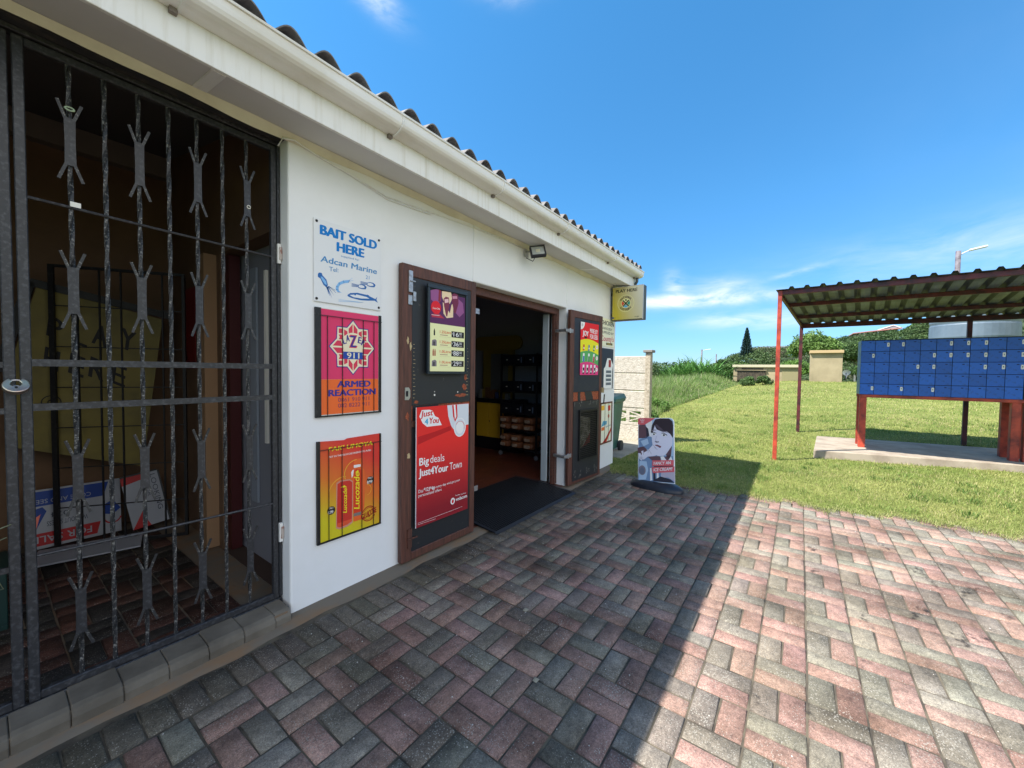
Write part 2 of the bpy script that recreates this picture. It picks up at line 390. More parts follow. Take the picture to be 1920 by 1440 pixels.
def bricks(name, cells, mat, zt=0., depth=.03, gap=.0075, ch=.0055):
    """cells: (cx, cy, lx, ly, (r,g,b)) -> one mesh of chamfered blocks"""
    V = []; Fc = []; C = []
    for cx, cy_, lx, ly, c in cells:
        k = len(V); hx, hy = lx/2-gap/2, ly/2-gap/2; z = zt+random.uniform(-.0022, .0015)
        tx, ty = random.uniform(-.02, .02), random.uniform(-.02, .02); ja, jb = random.uniform(-.0016, .0016), random.uniform(-.0016, .0016)
        ca = random.uniform(-.008, .008); dark = tuple(q*.62 for q in c)
        for i, (h, dz) in enumerate(((0, -depth), (0, -ch*1.1), (ch, 0))):
            for sx, sy_ in ((-1, -1), (1, -1), (1, 1), (-1, 1)):
                a, b = sx*(hx-h), sy_*(hy-h); r_ = random.uniform(-.0013, .0013)
                a, b = a-ca*b, b+ca*a
                V.append((cx+ja+a+r_, cy_+jb+b-r_, z+dz+tx*a+ty*b)); C.append(c)
        for l in (0, 4):
            for q in range(4): Fc.append((k+l+q, k+l+(q+1) % 4, k+l+4+(q+1) % 4, k+l+4+q))
        Fc.append((k+8, k+9, k+10, k+11))
    return mesh_np(name, V, Fc, mat, np.array(C))
GREY, PINK = (.262, .235, .192), (.37, .24, .198)
def vary(c, a=.12):
    k = 1+random.uniform(-a, a); return tuple(min(max(q*k*(1+random.uniform(-.04, .04)), .01), .9) for q in c)
def paving():
    cells = []; U = .205
    for bx in range(-16, 32):
        for by in range(-36, 11):
            x1 = 2.752-U*bx if False else 2.752+U*(bx); x0 = x1-U      # block spans [x0,x1]
            y0 = -.066+U*by; cyc = y0+U/2; cxc = (x0+x1)/2
            r = -bx; j = -by-1                                        # row / column of the measured lattice
            if y0+U > 2.03: continue
            if x0 > float(lawn_edge(cyc))-.02: continue
            g, pk = GREY, PINK
            sw = random.random()
            if (r+j) % 2 == 0:     # pair lying along the wall
                a, b = vary(g), vary(pk)
                if sw < .05: a = vary(pk)
                elif sw < .1: b = vary(g)
                cells += [(cxc, y0+U*.75, U, U/2, a), (cxc, y0+U*.25, U, U/2, b)]
            else:
                a, b = vary(g), vary(pk)
                if sw < .05: a = vary(pk)
                elif sw < .1: b = vary(g)
                cells += [(x0+U*.75, cyc, U/2, U, a), (x0+U*.25, cyc, U/2, U, b)]
    # header course along the shop wall
    x = -3.2
    while x < 5.45:
        cells.append((x+.0525, 2.091, .105, .203, vary((.15, .132, .105), .15))); x += .105
    o = bricks('paving', cells, brick_mat('concrete_pavers')); tag(o, kind='structure')
    # sand bed showing in the joints
    b = MB(); sand = M('joint_sand', (.12, .10, .07), .95, (.05, .042, .032), 6, .4, .6, .5, 200)
    b.box(-6.5, 5.30, -7.6, 2.33, -.034, -.0075, sand); tag(b.build('sand_bed'), kind='structure')
    # oil stains lie on the surface as thin soaked patches
paving()
def mortar():
    b = MB()
    n = 60; xs = np.linspace(-3.2, 5.75, n); vs = []
    for x in xs:
        e = 2.215+.012*math.sin(x*7)+.008*math.sin(x*23)
        vs += [(x, 2.345, .012), (x, e+.02, .006), (x, e, -.012)]
    fs = [(3*i+k, 3*i+k+1, 3*i+4+k, 3*i+3+k) for i in range(n-1) for k in (0, 1)]
    b.add(vs, fs, concrete_strip); tag(b.build('wall_footing_strip', smooth=True), kind='structure')
mortar()
def stains():
    m = bpy.data.materials.new('oil_stain'); m.use_nodes = True; nt = m.node_tree; N = nt.nodes; L = nt.links; p = N['Principled BSDF']
    p.inputs['Base Color'].default_value = (.022, .018, .016, 1); p.inputs['Roughness'].default_value = .55
    tc = N.new('ShaderNodeTexCoord'); z = N.new('ShaderNodeTexNoise'); z.inputs['Scale'].default_value = 26; z.inputs['Detail'].default_value = 8; z.inputs['Roughness'].default_value = .7; L.new(tc.outputs['Object'], z.inputs[0])
    at = N.new('ShaderNodeAttribute'); at.attribute_name = 'Col'
    mu = N.new('ShaderNodeMath'); mu.operation = 'MULTIPLY'; L.new(at.outputs['Fac'], mu.inputs[0])
    mr = N.new('ShaderNodeMapRange'); mr.inputs[1].default_value = .48; mr.inputs[2].default_value = .62; L.new(z.outputs[0], mr.inputs[0]); L.new(mr.outputs[0], mu.inputs[1])
    L.new(mu.outputs[0], p.inputs['Alpha'])
    V = []; Fc = []; C = []
    for cx, cy_, rx, ry, an, st in ((4.02, -.74, .20, .05, .3, .8), (3.98, -.47, .07, .03, .2, .6), (3.35, -.62, .16, .04, -.5, .85), (3.18, -.78, .16, .06, -.7, .9), (4.05, -.12, .06, .04, .1, .7), (3.62, -.13, .08, .035, 0, .7),
                               (3.40, -1.10, .14, .04, -.3, .7), (3.60, -1.05, .09, .03, .3, .6), (2.05, -.07, .06, .02, .3, .7), (2.02, .12, .05, .015, .4, .7), (2.6, -.3, .1, .02, -.4, .6), (3.9, -.95, .14, .03, -.5, .8), (4.5, -.6, .1, .03, .2, .7), (4.3, -.9, .12, .04, .2, .6), (3.05, -.35, .1, .03, .1, .6)):
        k = len(V); n = 22; V.append((cx, cy_, .0042)); C.append((st,)*3)
        for rr, cc in ((.6, st*.95), (1, 0)):
            for i in range(n):
                a = 2*PI*i/n; q = rr*(1+.25*math.sin(3*a+cx*9)+.15*math.sin(5*a+cy_*17)); x, y = rx*q*math.cos(a), ry*q*math.sin(a)
                V.append((cx+x*math.cos(an)-y*math.sin(an), cy_+x*math.sin(an)+y*math.cos(an), .0042)); C.append((cc,)*3)
        for i in range(n):
            j = (i+1) % n; Fc += [(k, k+1+i, k+1+j, k+1+j), (k+1+i, k+1+n+i, k+1+n+j, k+1+j)]
    Fq = [f for f in Fc if len(set(f)) == 4]; Ft = [f for f in Fc if len(set(f)) == 3]
    me = bpy.data.meshes.new('oil_stains'); me.from_pydata(V, [], Fq+[f[:3] for f in Ft]); me.materials.append(m)
    a = me.color_attributes.new('Col', 'FLOAT_COLOR', 'POINT'); c = np.ones((len(V), 4), np.float32); c[:, :3] = C; a.data.foreach_set('color', c.ravel())
    o = bpy.data.objects.new('oil_stains', me); COL.objects.link(o); tag(o, 'dark oil stains soaked into the sunlit pink and grey pavers', 'stains', kind='stuff')
stains()
def pebbles():
    # small loose stones and crumbs on the pavers
    n = 420; V = []; Fc = []; C = []
    for i in range(n):
        x, y = random.uniform(.3, 5.2), random.uniform(-1.8, 2.15); s_ = random.choice((.0018, .0025, .003, .004)); k = len(V)
        if random.random() < .5: x = random.uniform(.9, 3.0); y = random.uniform(.6, 2.1)
        for a, b, c in ((-1, 0, 0), (0, -1, 0), (1, 0, 0), (0, 1, 0), (0, 0, 1)):
            V.append((x+a*s_*random.uniform(.7, 1.3), y+b*s_*random.uniform(.7, 1.3), .001+c*s_)); C.append(vary((.5, .47, .42), .3))
        Fc += [(k, k+1, k+4), (k+1, k+2, k+4), (k+2, k+3, k+4), (k+3, k, k+4)]
    for x, y, s_ in ((1.515, .95, .014), (1.93, 1.29, .016)):
        k = len(V)
        for a, b, c in ((-1, -.8, 0), (1, -.9, 0), (.9, 1, 0), (-1, .8, 0), (0, 0, .8)): V.append((x+a*s_, y+b*s_, .001+c*s_)); C.append((.30, .27, .2))
        Fc += [(k, k+1, k+4), (k+1, k+2, k+4), (k+2, k+3, k+4), (k+3, k, k+4)]
    m = M('pebble', (.4, .4, .4), .8, attr='Col'); m.node_tree.links.new(m.node_tree.nodes['Attribute'].outputs[0], m.node_tree.nodes['Principled BSDF'].inputs[0])
    tag(mesh_np('loose_grit', V, Fc, m, np.array(C)), 'small pale stones and grit scattered over the brick paving', 'grit', kind='stuff')
pebbles()

# ------------------------------------------------------------------ shop building
WY = 2.34
shop = thing('shop_building', 'long white shop with grey corrugated roof and open double doors', 'shop', (0, WY, 0))
def P(mb, name, parent=shop, **k):
    o = mb.build(name, parent, **k)
    if parent is shop: o.matrix_parent_inverse = Matrix.Translation((0, -WY, 0))
    return o
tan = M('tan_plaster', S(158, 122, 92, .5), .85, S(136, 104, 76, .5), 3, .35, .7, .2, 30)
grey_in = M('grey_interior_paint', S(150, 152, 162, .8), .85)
SL = math.tan(R(10))
def rz(y): return 2.94+(min(y, 5.6)-1.965)*SL-max(0, y-5.6)*.12      # underside of the roof sheets
def side_wall(b, x0, x1, y0, y1, m, z0=-.03, drop=.03):
    ys = [y0]+([5.6] if y0 < 5.6 < y1 else [])+[y1]
    b.extx([(y0, z0)]+[(y, rz(y)-drop) for y in ys]+[(y1, z0)], x0, x1, m)
def walls():
    b = MB(); T = .22
    b.box(1.055, 2.60, WY, WY+T, -.03, 2.735, white_wall)
    b.box(2.60, 4.31, WY, WY+T, 2.212, 2.735, white_wall)
    b.box(4.31, 5.90, WY, WY+T, -.03, 2.735, white_wall)
    side_wall(b, 5.68, 5.90, WY+T, 9.0, white_wall, drop=.012)
    P(b, 'outer_wall', bevel=.012, seg=2)
    b = MB(); b.box(-3.2, -.95, WY, WY+T, -.03, 2.735, white_wall); P(b, 'outer_wall', bevel=.012, seg=2)
    b = MB()          # inner faces
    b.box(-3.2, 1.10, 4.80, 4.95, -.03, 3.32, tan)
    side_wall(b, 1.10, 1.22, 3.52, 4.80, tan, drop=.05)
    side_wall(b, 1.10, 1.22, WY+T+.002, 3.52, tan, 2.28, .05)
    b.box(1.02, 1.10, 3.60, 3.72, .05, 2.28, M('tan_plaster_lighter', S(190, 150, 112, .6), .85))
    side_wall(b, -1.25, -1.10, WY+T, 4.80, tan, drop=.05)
    b.box(-3.2, 5.68, 9.0, 9.2, -.03, 3.05, grey_in)
    P(b, 'inner_wall')
    b = MB()
    side_wall(b, 1.22, 1.30, 2.70, 9.0, grey_in, 0, .06)
    P(b, 'shop_lining'); b = MB()
    side_wall(b, 5.60, 5.68, WY+T+.002, 9.0, grey_in, 0, .06)
    P(b, 'shop_lining')
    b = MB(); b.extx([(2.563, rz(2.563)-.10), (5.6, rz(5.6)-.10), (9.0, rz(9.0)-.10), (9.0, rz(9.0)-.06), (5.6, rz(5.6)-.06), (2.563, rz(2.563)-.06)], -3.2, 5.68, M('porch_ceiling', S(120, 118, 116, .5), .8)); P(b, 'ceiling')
    b = MB(); b.box(-1.10, 1.098, 4.70, 4.80, 3.14, 3.318, M('cornice_paint', S(150, 138, 122, .6), .8)); P(b, 'cornice')
    b = MB(); b.box(-.95, 1.053, WY+.03, WY+.18, 2.712, 2.80, M('black_lintel', S(44, 44, 46), .7, S(70, 64, 58), 20, .5, .7, .5, 60)); b.box(-.95, 1.053, WY+.005, WY+.03, 2.735, 2.83, white_trim); P(b, 'gate_lintel')
walls()
def roof():
    # soffit, fascia, gutter, sheets
    b = MB(); n = 14
    b.extx([(WY+.0, 2.737), (2.06, 2.703), (2.06, 2.712), (WY, 2.746)], -3.2, 5.87, soffit_m); P(b, 'soffit')
    for x in (-1.2, .62, 4.55):
        b = MB(); b.extx([(WY-.004, 2.733), (2.064, 2.7), (2.064, 2.7035), (WY-.004, 2.7365)], x, x+.055, white_trim); P(b, 'soffit_joint_strip')
    b = MB(); vs = []   # plaster bead where soffit and wall meet, slightly wavy
    xs = np.linspace(-1, 5.86, 70)
    for x in xs:
        w = .004*math.sin(x*5)+.003*math.sin(x*13)
        vs += [(x, WY-.034+w, 2.731), (x, WY-.022, 2.715+w), (x, WY-.002, 2.695+w*1.5)]
    b.add(vs, [(3*i+k, 3*i+3+k, 3*i+4+k, 3*i+1+k) for i in range(69) for k in (0, 1)], M('cream_bead', (.74, .71, .58), .8, (.6, .56, .44), 4, .4, .7)); P(b, 'plaster_bead', smooth=True)
    b = MB(); b.box(-3.2, 5.87, 2.040, 2.060, 2.70, 2.90, white_trim); P(b, 'fascia', bevel=.002)
    out = [(2.038, 2.838), (2.010, 2.8375), (1.985, 2.8385), (1.965, 2.843), (1.948, 2.851), (1.936, 2.862), (1.929, 2.876), (1.926, 2.892), (1.925, 2.908), (1.9245, 2.918), (1.917, 2.920), (1.9155, 2.930), (1.922, 2.934), (1.929, 2.930)]
    inn = [(1.929, 2.90), (1.933, 2.878), (1.944, 2.86), (1.965, 2.848), (2.0, 2.843), (2.035, 2.843), (2.035, 2.93), (2.038, 2.93)]
    b = MB(); b.extx(out+inn, -3.2, 5.915, gutter_m); b.extx([(2.036, 2.845), (1.985, 2.845), (1.95, 2.855), (1.932, 2.88), (1.928, 2.925), (2.036, 2.925)], 5.905, 5.913, gutter_m)
    g = P(b, 'gutter')
    for x in (-1.5, -.5, .504, 1.515, 2.495, 3.553, 4.825, 5.80):
        b = MB(); w = .006
        prof = [(y-.004*(2.0-y)/.08 if False else y-.006, z-.005) for y, z in out[:11]]; inr = [(y+.001, z+.001) for y, z in out[:11]][::-1]
        b.extx(prof+inr, x-w, x+w, white_trim)
        b.box(x-.03, x-.004, 2.018, 2.0395, 2.818, 2.838, M('bracket_dirt', (.20, .17, .15), .7)); b.build('gutter_bracket', g)
    # corrugated fibre cement: profile along X, sheet runs back up a low slope
    pitch = .1775; x0 = -3.15; x1 = 5.93; n = int((x1-x0)/pitch*12); xs = np.linspace(x0, x1, n)
    zz = .003+.074*(.5+.5*np.cos((xs-.728)/pitch*2*PI))**.62; sl = SL; V = []; Fc = []
    ys = [1.965, 2.4, 3.2, 4.0, 4.8, 5.6]
    for y in ys:
        for t in (0, -.0075):
            for x, z in zip(xs, zz): V.append((x, y, 2.950+z+t+(y-1.965)*sl))
    for j in range(len(ys)-1):
        for t in (0, 1):
            a = (2*j+t)*n; c = (2*j+2+t)*n
            for i in range(n-1): Fc.append((a+i, a+i+1, c+i+1, c+i) if t == 0 else (a+i, c+i, c+i+1, a+i+1))
    for i in range(n-1): Fc.append((i, n+i, n+i+1, i+1))
    o = mesh_np('roof', V, Fc, tile_m, parent=shop, smooth=True); o.matrix_parent_inverse = Matrix.Translation((0, -WY, 0))
    m = o.modifiers.new('edge', 'EDGE_SPLIT'); m.split_angle = R(50)
    b = MB(); ze = 2.946+(5.6-1.965)*sl; b.extx([(5.55, ze+.085), (5.7, ze+.085), (9.35, ze-.36), (9.35, ze-.38), (5.62, ze+.03), (5.55, ze+.05)], x0, x1, tile_m); P(b, 'rear_roof_slope')
    b = MB(); b.extx([(WY+.002, rz(WY)-.19), (5.6, rz(5.6)-.19), (5.6, rz(5.6)-.004), (WY+.002, rz(WY)-.004)], 5.902, 5.92, white_trim)
    b.add([(5.899, 2.04, 2.70), (5.899, WY, 2.74), (5.899, WY, 2.93), (5.899, 2.04, 2.90), (5.872, 2.04, 2.70), (5.872, WY, 2.74), (5.872, WY, 2.93), (5.872, 2.04, 2.90)], [(0, 1, 2, 3), (7, 6, 5, 4), (0, 4, 5, 1), (2, 6, 7, 3), (3, 7, 4, 0), (1, 5, 6, 2)], white_trim)
    P(b, 'verge_board')
    b = MB(); b.tube([(5.83, 2.0, 2.84), (5.83, 2.0, 2.78), (5.845, 2.06, 2.70), (5.87, 2.2, 2.66), (5.93, 2.40, 2.60), (5.93, 2.42, .1)], .022, M('grey_downpipe', S(90, 98, 104, .8), .5), 10); P(b, 'downpipe', smooth=True)
    b = MB(); pts = [(1.0, WY-.01, 2.64), (1.02, WY-.02, 2.69), (1.08, WY-.022, 2.705), (1.2, WY-.012, 2.685), (1.45, WY-.008, 2.66), (1.7, WY-.008, 2.62), (2.1, WY-.008, 2.645), (2.6, WY-.008, 2.675), (3.3, WY-.02, 2.69)]
    b.tube(pts, .004, white_trim, 6); b.tube([(x, y-.002, z-.012-.01*math.sin(x*4)) for x, y, z in pts[1:-2]], .003, white_trim, 6); P(b, 'cable', smooth=True)
roof()
def doorway():
    b = MB()
    b.box(4.245, 4.305, WY+.10, WY+.17, .03, 2.205, rust_wood); b.box(4.225, 4.243, WY+.115, WY+.155, .03, 2.15, rust_wood)
    b.box(2.605, 2.665, WY+.10, WY+.17, .03, 2.205, rust_wood)
    b.box(2.667, 4.243, WY+.095, WY+.17, 2.135, 2.207, rust_wood)
    P(b, 'door_frame', bevel=.004)
    b = MB(); b.box(4.195, 4.221, WY+.19, WY+.27, .06, 2.14, M('inner_door_white', S(176, 186, 192, .9), .5)); P(b, 'inner_door', bevel=.003)
    b = MB(); b.box(2.60, 4.31, WY+.0, WY+.25, -.02, .018, M('door_sill', S(120, 64, 46, .7), .6, S(70, 42, 34), 9, .4, .6)); P(b, 'threshold', bevel=.006)
doorway()
def leaf_base(door, w, h, hinge_left):
    """a stable-type plank door: origin at lower left, x across, y up, z outwards"""
    T = .045; b = MB()
    b.box(0, .09, 0, h, -T, 0, rust_wood); b.box(w-.06, w, 0, h, -T, 0, rust_wood)
    b.box(.09, w-.06, h-.085, h, -T, 0, rust_wood); b.box(.09, w-.06, 0, .06, -T, -.001, rust_wood); b.box(.09, w-.06, .985, 1.03, -T, -.002, rust_wood)
    b.build('frame', door, bevel=.005)
    return T
def left_leaf():
    w, h = .770, 2.165
    d = bpy.data.objects.new('door', None); COL.objects.link(d); d.parent = shop; d.location = (1.795, -.055, .025); d.rotation_euler = (PI/2, 0, R(-1.0)); d['label'] = 'brown framed black door leaf folded against the wall'
    leaf_base(d, w, h, False)
    b = MB(); b.box(.092, w-.062, 1.145, h-.087, -.03, -.006, black_panel); b.build('upper_panel', d)
    b = MB(); b.box(.092, w-.062, 1.032, 1.143, -.035, -.012, orange_wood); b.poly([(.103, 1.033), (.30, 1.033), (.33, 1.09), (.36, 1.142), (.103, 1.142)], -.013, -.0105, black_panel); b.build('mid_rail', d)
    b = MB(); b.box(.092, w-.062, .062, .983, -.03, -.006, black_panel); b.build('lower_panel', d)
    b = MB()   # latch plates
    b.box(.052, .088, h-.20, h-.045, .0, .010, steel); b.box(.06, .105, h-.125, h-.115, .008, .02, steel); b.box(.05, .085, h-.29, h-.22, 0, .008, steel); b.box(.092, .118, h-.26, h-.19, 0, .01, steel); b.build('bolt', d, bevel=.002)
    b = MB(); b.poly([(.022, 1.19), (.055, 1.19), (.068, 1.21), (.068, 1.26), (.055, 1.28), (.022, 1.28)], 0, .008, steel); b.box(.03, .048, 1.215, 1.255, .008, .010, seam_dark); b.build('lock_plate', d)
    b = MB(); b.box(.05, .085, .10, .24, 0, .012, rust_wood); b.box(.04, .13, .165, .175, .012, .022, rust_wood); b.build('lower_bolt', d)
    b = MB()   # torn paint and bare spots
    cream = M('bare_filler', S(190, 170, 130), .8)
    def blob(cx, cy_, rx, ry, m, w=.0012, sd=0):
        rr = random.Random(sd); b.poly([(cx+rx*math.cos(a)*rr.uniform(.5, 1.1), cy_+ry*math.sin(a)*rr.uniform(.5, 1.1)) for a in np.linspace(0, 2*PI, 11)[:-1]], None, w, m)
    blob(.05, 1.62, .012, .03, cream, sd=1); blob(.075, 1.58, .012, .035, cream, sd=2); blob(.05, 1.07, .02, .035, orange_wood, sd=3); blob(.06, .78, .018, .03, cream, sd=9)
    blob(.64, 1.27, .035, .03, orange_wood, -.0048, 4); blob(.60, 1.20, .07, .018, orange_wood, -.0048, 5); blob(.65, 1.35, .02, .03, orange_wood, -.0048, 6); blob(.13, 1.17, .03, .015, orange_wood, -.0048, 7)
    for y in np.arange(1.2, 1.6, .028):
        b.box(.104, .104+random.uniform(.008, .02), y, y+.003, -.006, -.0048, cream); b.box(.66, .66+random.uniform(.01, .03), y, y+.003, -.006, -.0048, cream)
    b.disc((.31, 1.215), .008, tag_white, -.0045); b.disc((.56, 1.23), .006, tag_white, -.0045); b.disc((.31, 1.24), .004, tag_white, -.0045)
    b.build('worn_patches', d)['kind'] = 'stuff'
    for y in (.35, 1.9):
        b = MB(); b.box(w-.004, w+.05, y, y+.045, -.012, -.006, steel); b.build('hinge', d)
left_leaf()
RL_YAW = math.atan2(-.075, .76)
def right_leaf():
    w, h = .775, 2.15
    d = bpy.data.objects.new('door', None); COL.objects.link(d); d.parent = shop; d.location = (4.262, -.085, .035); d.rotation_euler = (PI/2, 0, RL_YAW); d['label'] = 'brown framed black door leaf with metal mesh grille'
    leaf_base(d, w, h, True)
    b = MB(); b.box(.092, w-.062, 1.145, h-.087, -.03, -.004, navy_panel); b.build('upper_panel', d)
    b = MB(); b.box(.092, w-.062, 1.032, 1.143, -.035, -.012, orange_wood)
    for x0, x1, s_ in ((.20, .26, 0), (.40, .58, .05)): b.poly([(x0, 1.033), (x1, 1.033), (x1-s_, 1.142), (x0-s_*.8, 1.142)], -.013, -.009, black_panel)
    b.build('mid_rail', d)
    b = MB(); b.box(.085, w-.07, .04, .30, -.02, .006, black_panel); b.box(.085, w-.07, .90, 1.03, -.02, .006, black_panel); b.box(.085, .22, .30, .90, -.02, .006, black_panel); b.box(.62, w-.07, .30, .90, -.02, .006, black_panel); b.build('lower_panel', d)
    b = MB()
    gx0, gx1, gy0, gy1 = .20, .64, .28, .92
    for x0, x1, y0, y1 in ((gx0, gx1, gy0, gy0+.02), (gx0, gx1, gy1-.02, gy1), (gx0, gx0+.02, gy0+.02, gy1-.02), (gx1-.02, gx1, gy0+.02, gy1-.02)): b.box(x0, x1, y0, y1, .007, .03, black_iron_clean)
    for x in np.arange(gx0+.03, gx1-.02, .024): b.box(x, x+.006, gy0+.02, gy1-.02, .012, .018, black_iron_clean)
    for y in np.arange(gy0+.03, gy1-.02, .024): b.box(gx0+.02, gx1-.02, y, y+.006, .018, .023, black_iron_clean)
    b.build('mesh_grille', d)
    b = MB(); b.box(.19, .65, .27, .93, -.042, -.036, M('grille_backing', S(30, 30, 32), .8))
    pale = M('faded_poster_behind', S(200, 196, 176, 1.1), .7, S(120, 116, 80), 12, .45, .6)
    b.poly([(.31, .42), (.55, .47), (.55, .80), (.31, .83)], -.035, -.033, pale); b.poly([(.36, .42), (.55, .47), (.55, .60), (.45, .50)], None, -.0322, flat(150, 60, 50)); b.build('backing_board', d)
    b = MB()
    cr = M('scuffed_white', S(150, 146, 138), .8)
    rr = random.Random(4)
    for i in range(34):
        x = rr.uniform(.1, .68); y = rr.choice((rr.uniform(.05, .16), rr.uniform(.96, 1.02))); l = rr.uniform(.01, .05)
        b.poly([(x, y), (x+.004, y), (x+.008, y+l), (x+.002, y+l)], None, .0068, cr)
    b.build('scuff_marks', d)['kind'] = 'stuff'
    for y in (.35, 1.87):
        b = MB(); b.box(-.055, .05, y, y+.045, .002, .009, steel); b.tube([(-.012, y-.008, .004), (-.012, y+.053, .004)], .009, steel, 8); b.box(-.10, -.055, y+.005, y+.04, -.16, .006, steel); b.build('hinge', d, bevel=.002)
    b = MB(); b.box(w-.03, w+.035, 1.12, 1.19, .0, .02, M('brass_block', S(150, 130, 96), .5)); b.tube([(w-.02, .97, .02), (w+.03, .97, .02), (w+.03, 1.10, .03)], .008, black_iron_clean, 6); b.build('latch', d)
right_leaf()
def cells_floor(x0, x1, y0, y1, U, cols):
    c = []
    nx = int((x1-x0)/U); ny = int((y1-y0)/U)
    for i in range(nx):
        for j in range(ny):
            X, Y = x0+i*U, y0+j*U
            a, b = (random.choice(cols) for _ in (0, 1))
            if (i+j) % 2: c += [(X+U/2, Y+U*.25, U, U/2, vary(a, .2)), (X+U/2, Y+U*.75, U, U/2, vary(b, .2))]
            else: c += [(X+U*.25, Y+U/2, U/2, U, vary(a, .2)), (X+U*.75, Y+U/2, U/2, U, vary(b, .2))]
    return c
def floors():
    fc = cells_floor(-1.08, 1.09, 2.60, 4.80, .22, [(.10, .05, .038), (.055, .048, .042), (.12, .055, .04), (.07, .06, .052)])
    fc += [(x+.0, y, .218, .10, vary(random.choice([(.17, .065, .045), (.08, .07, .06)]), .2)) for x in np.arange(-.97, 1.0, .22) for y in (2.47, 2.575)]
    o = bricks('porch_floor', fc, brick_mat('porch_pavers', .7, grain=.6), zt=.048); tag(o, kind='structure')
    b = MB(); b.box(-1.1, 1.1, 2.42, 4.8, -.02, .038, concrete_strip); tag(b.build('porch_floor_bed'), kind='structure')
    # tiled shop floor
    b = MB(); t = M('quarry_tile', S(122, 62, 44, .8), .42, S(92, 46, 36), 5, .4, .65); gr = M('grout', S(90, 70, 60, .6), .9)
    b.box(1.101, 5.60, 2.57, 9.0, -.02, .043, gr); tag(b.build('shop_floor_bed'), kind='structure')
    b = MB()
    for i in range(14):
        for j in range(20): b.box(1.24+.31*i, 1.24+.31*i+.304, 2.61+.31*j, 2.61+.31*j+.304, .044, .05, t)
    tag(b.build('shop_floor'), kind='structure')
floors()
def step():
    st = thing('entrance_step', 'worn grey brick step below the black security gate', 'step', (0, 2.34, 0))
    V = []; b = MB(); x = -1.6; i = 0
    while x < 1.02:
        w = .150; x1 = min(x+w, 1.035); h = .078+random.uniform(-.003, .003)
        y0 = 2.275+random.uniform(-.004, .004) if x1 < 1.0 else 2.285
        prof = [(y0-2.34, -.02), (y0-2.34-.003, h*.55), (y0-2.34+.01, h*.88), (y0-2.34+.032, h), (2.45-2.34, h+.003), (2.45-2.34, -.02)]
        b.extx(prof, x+.0012, x1-.0012, kerb_m); x += w
    b.box(-1.59, 1.02, -.05, .10, -.02, .066, concrete_strip)
    b.build('brick_course', st, bevel=.0035)
step()

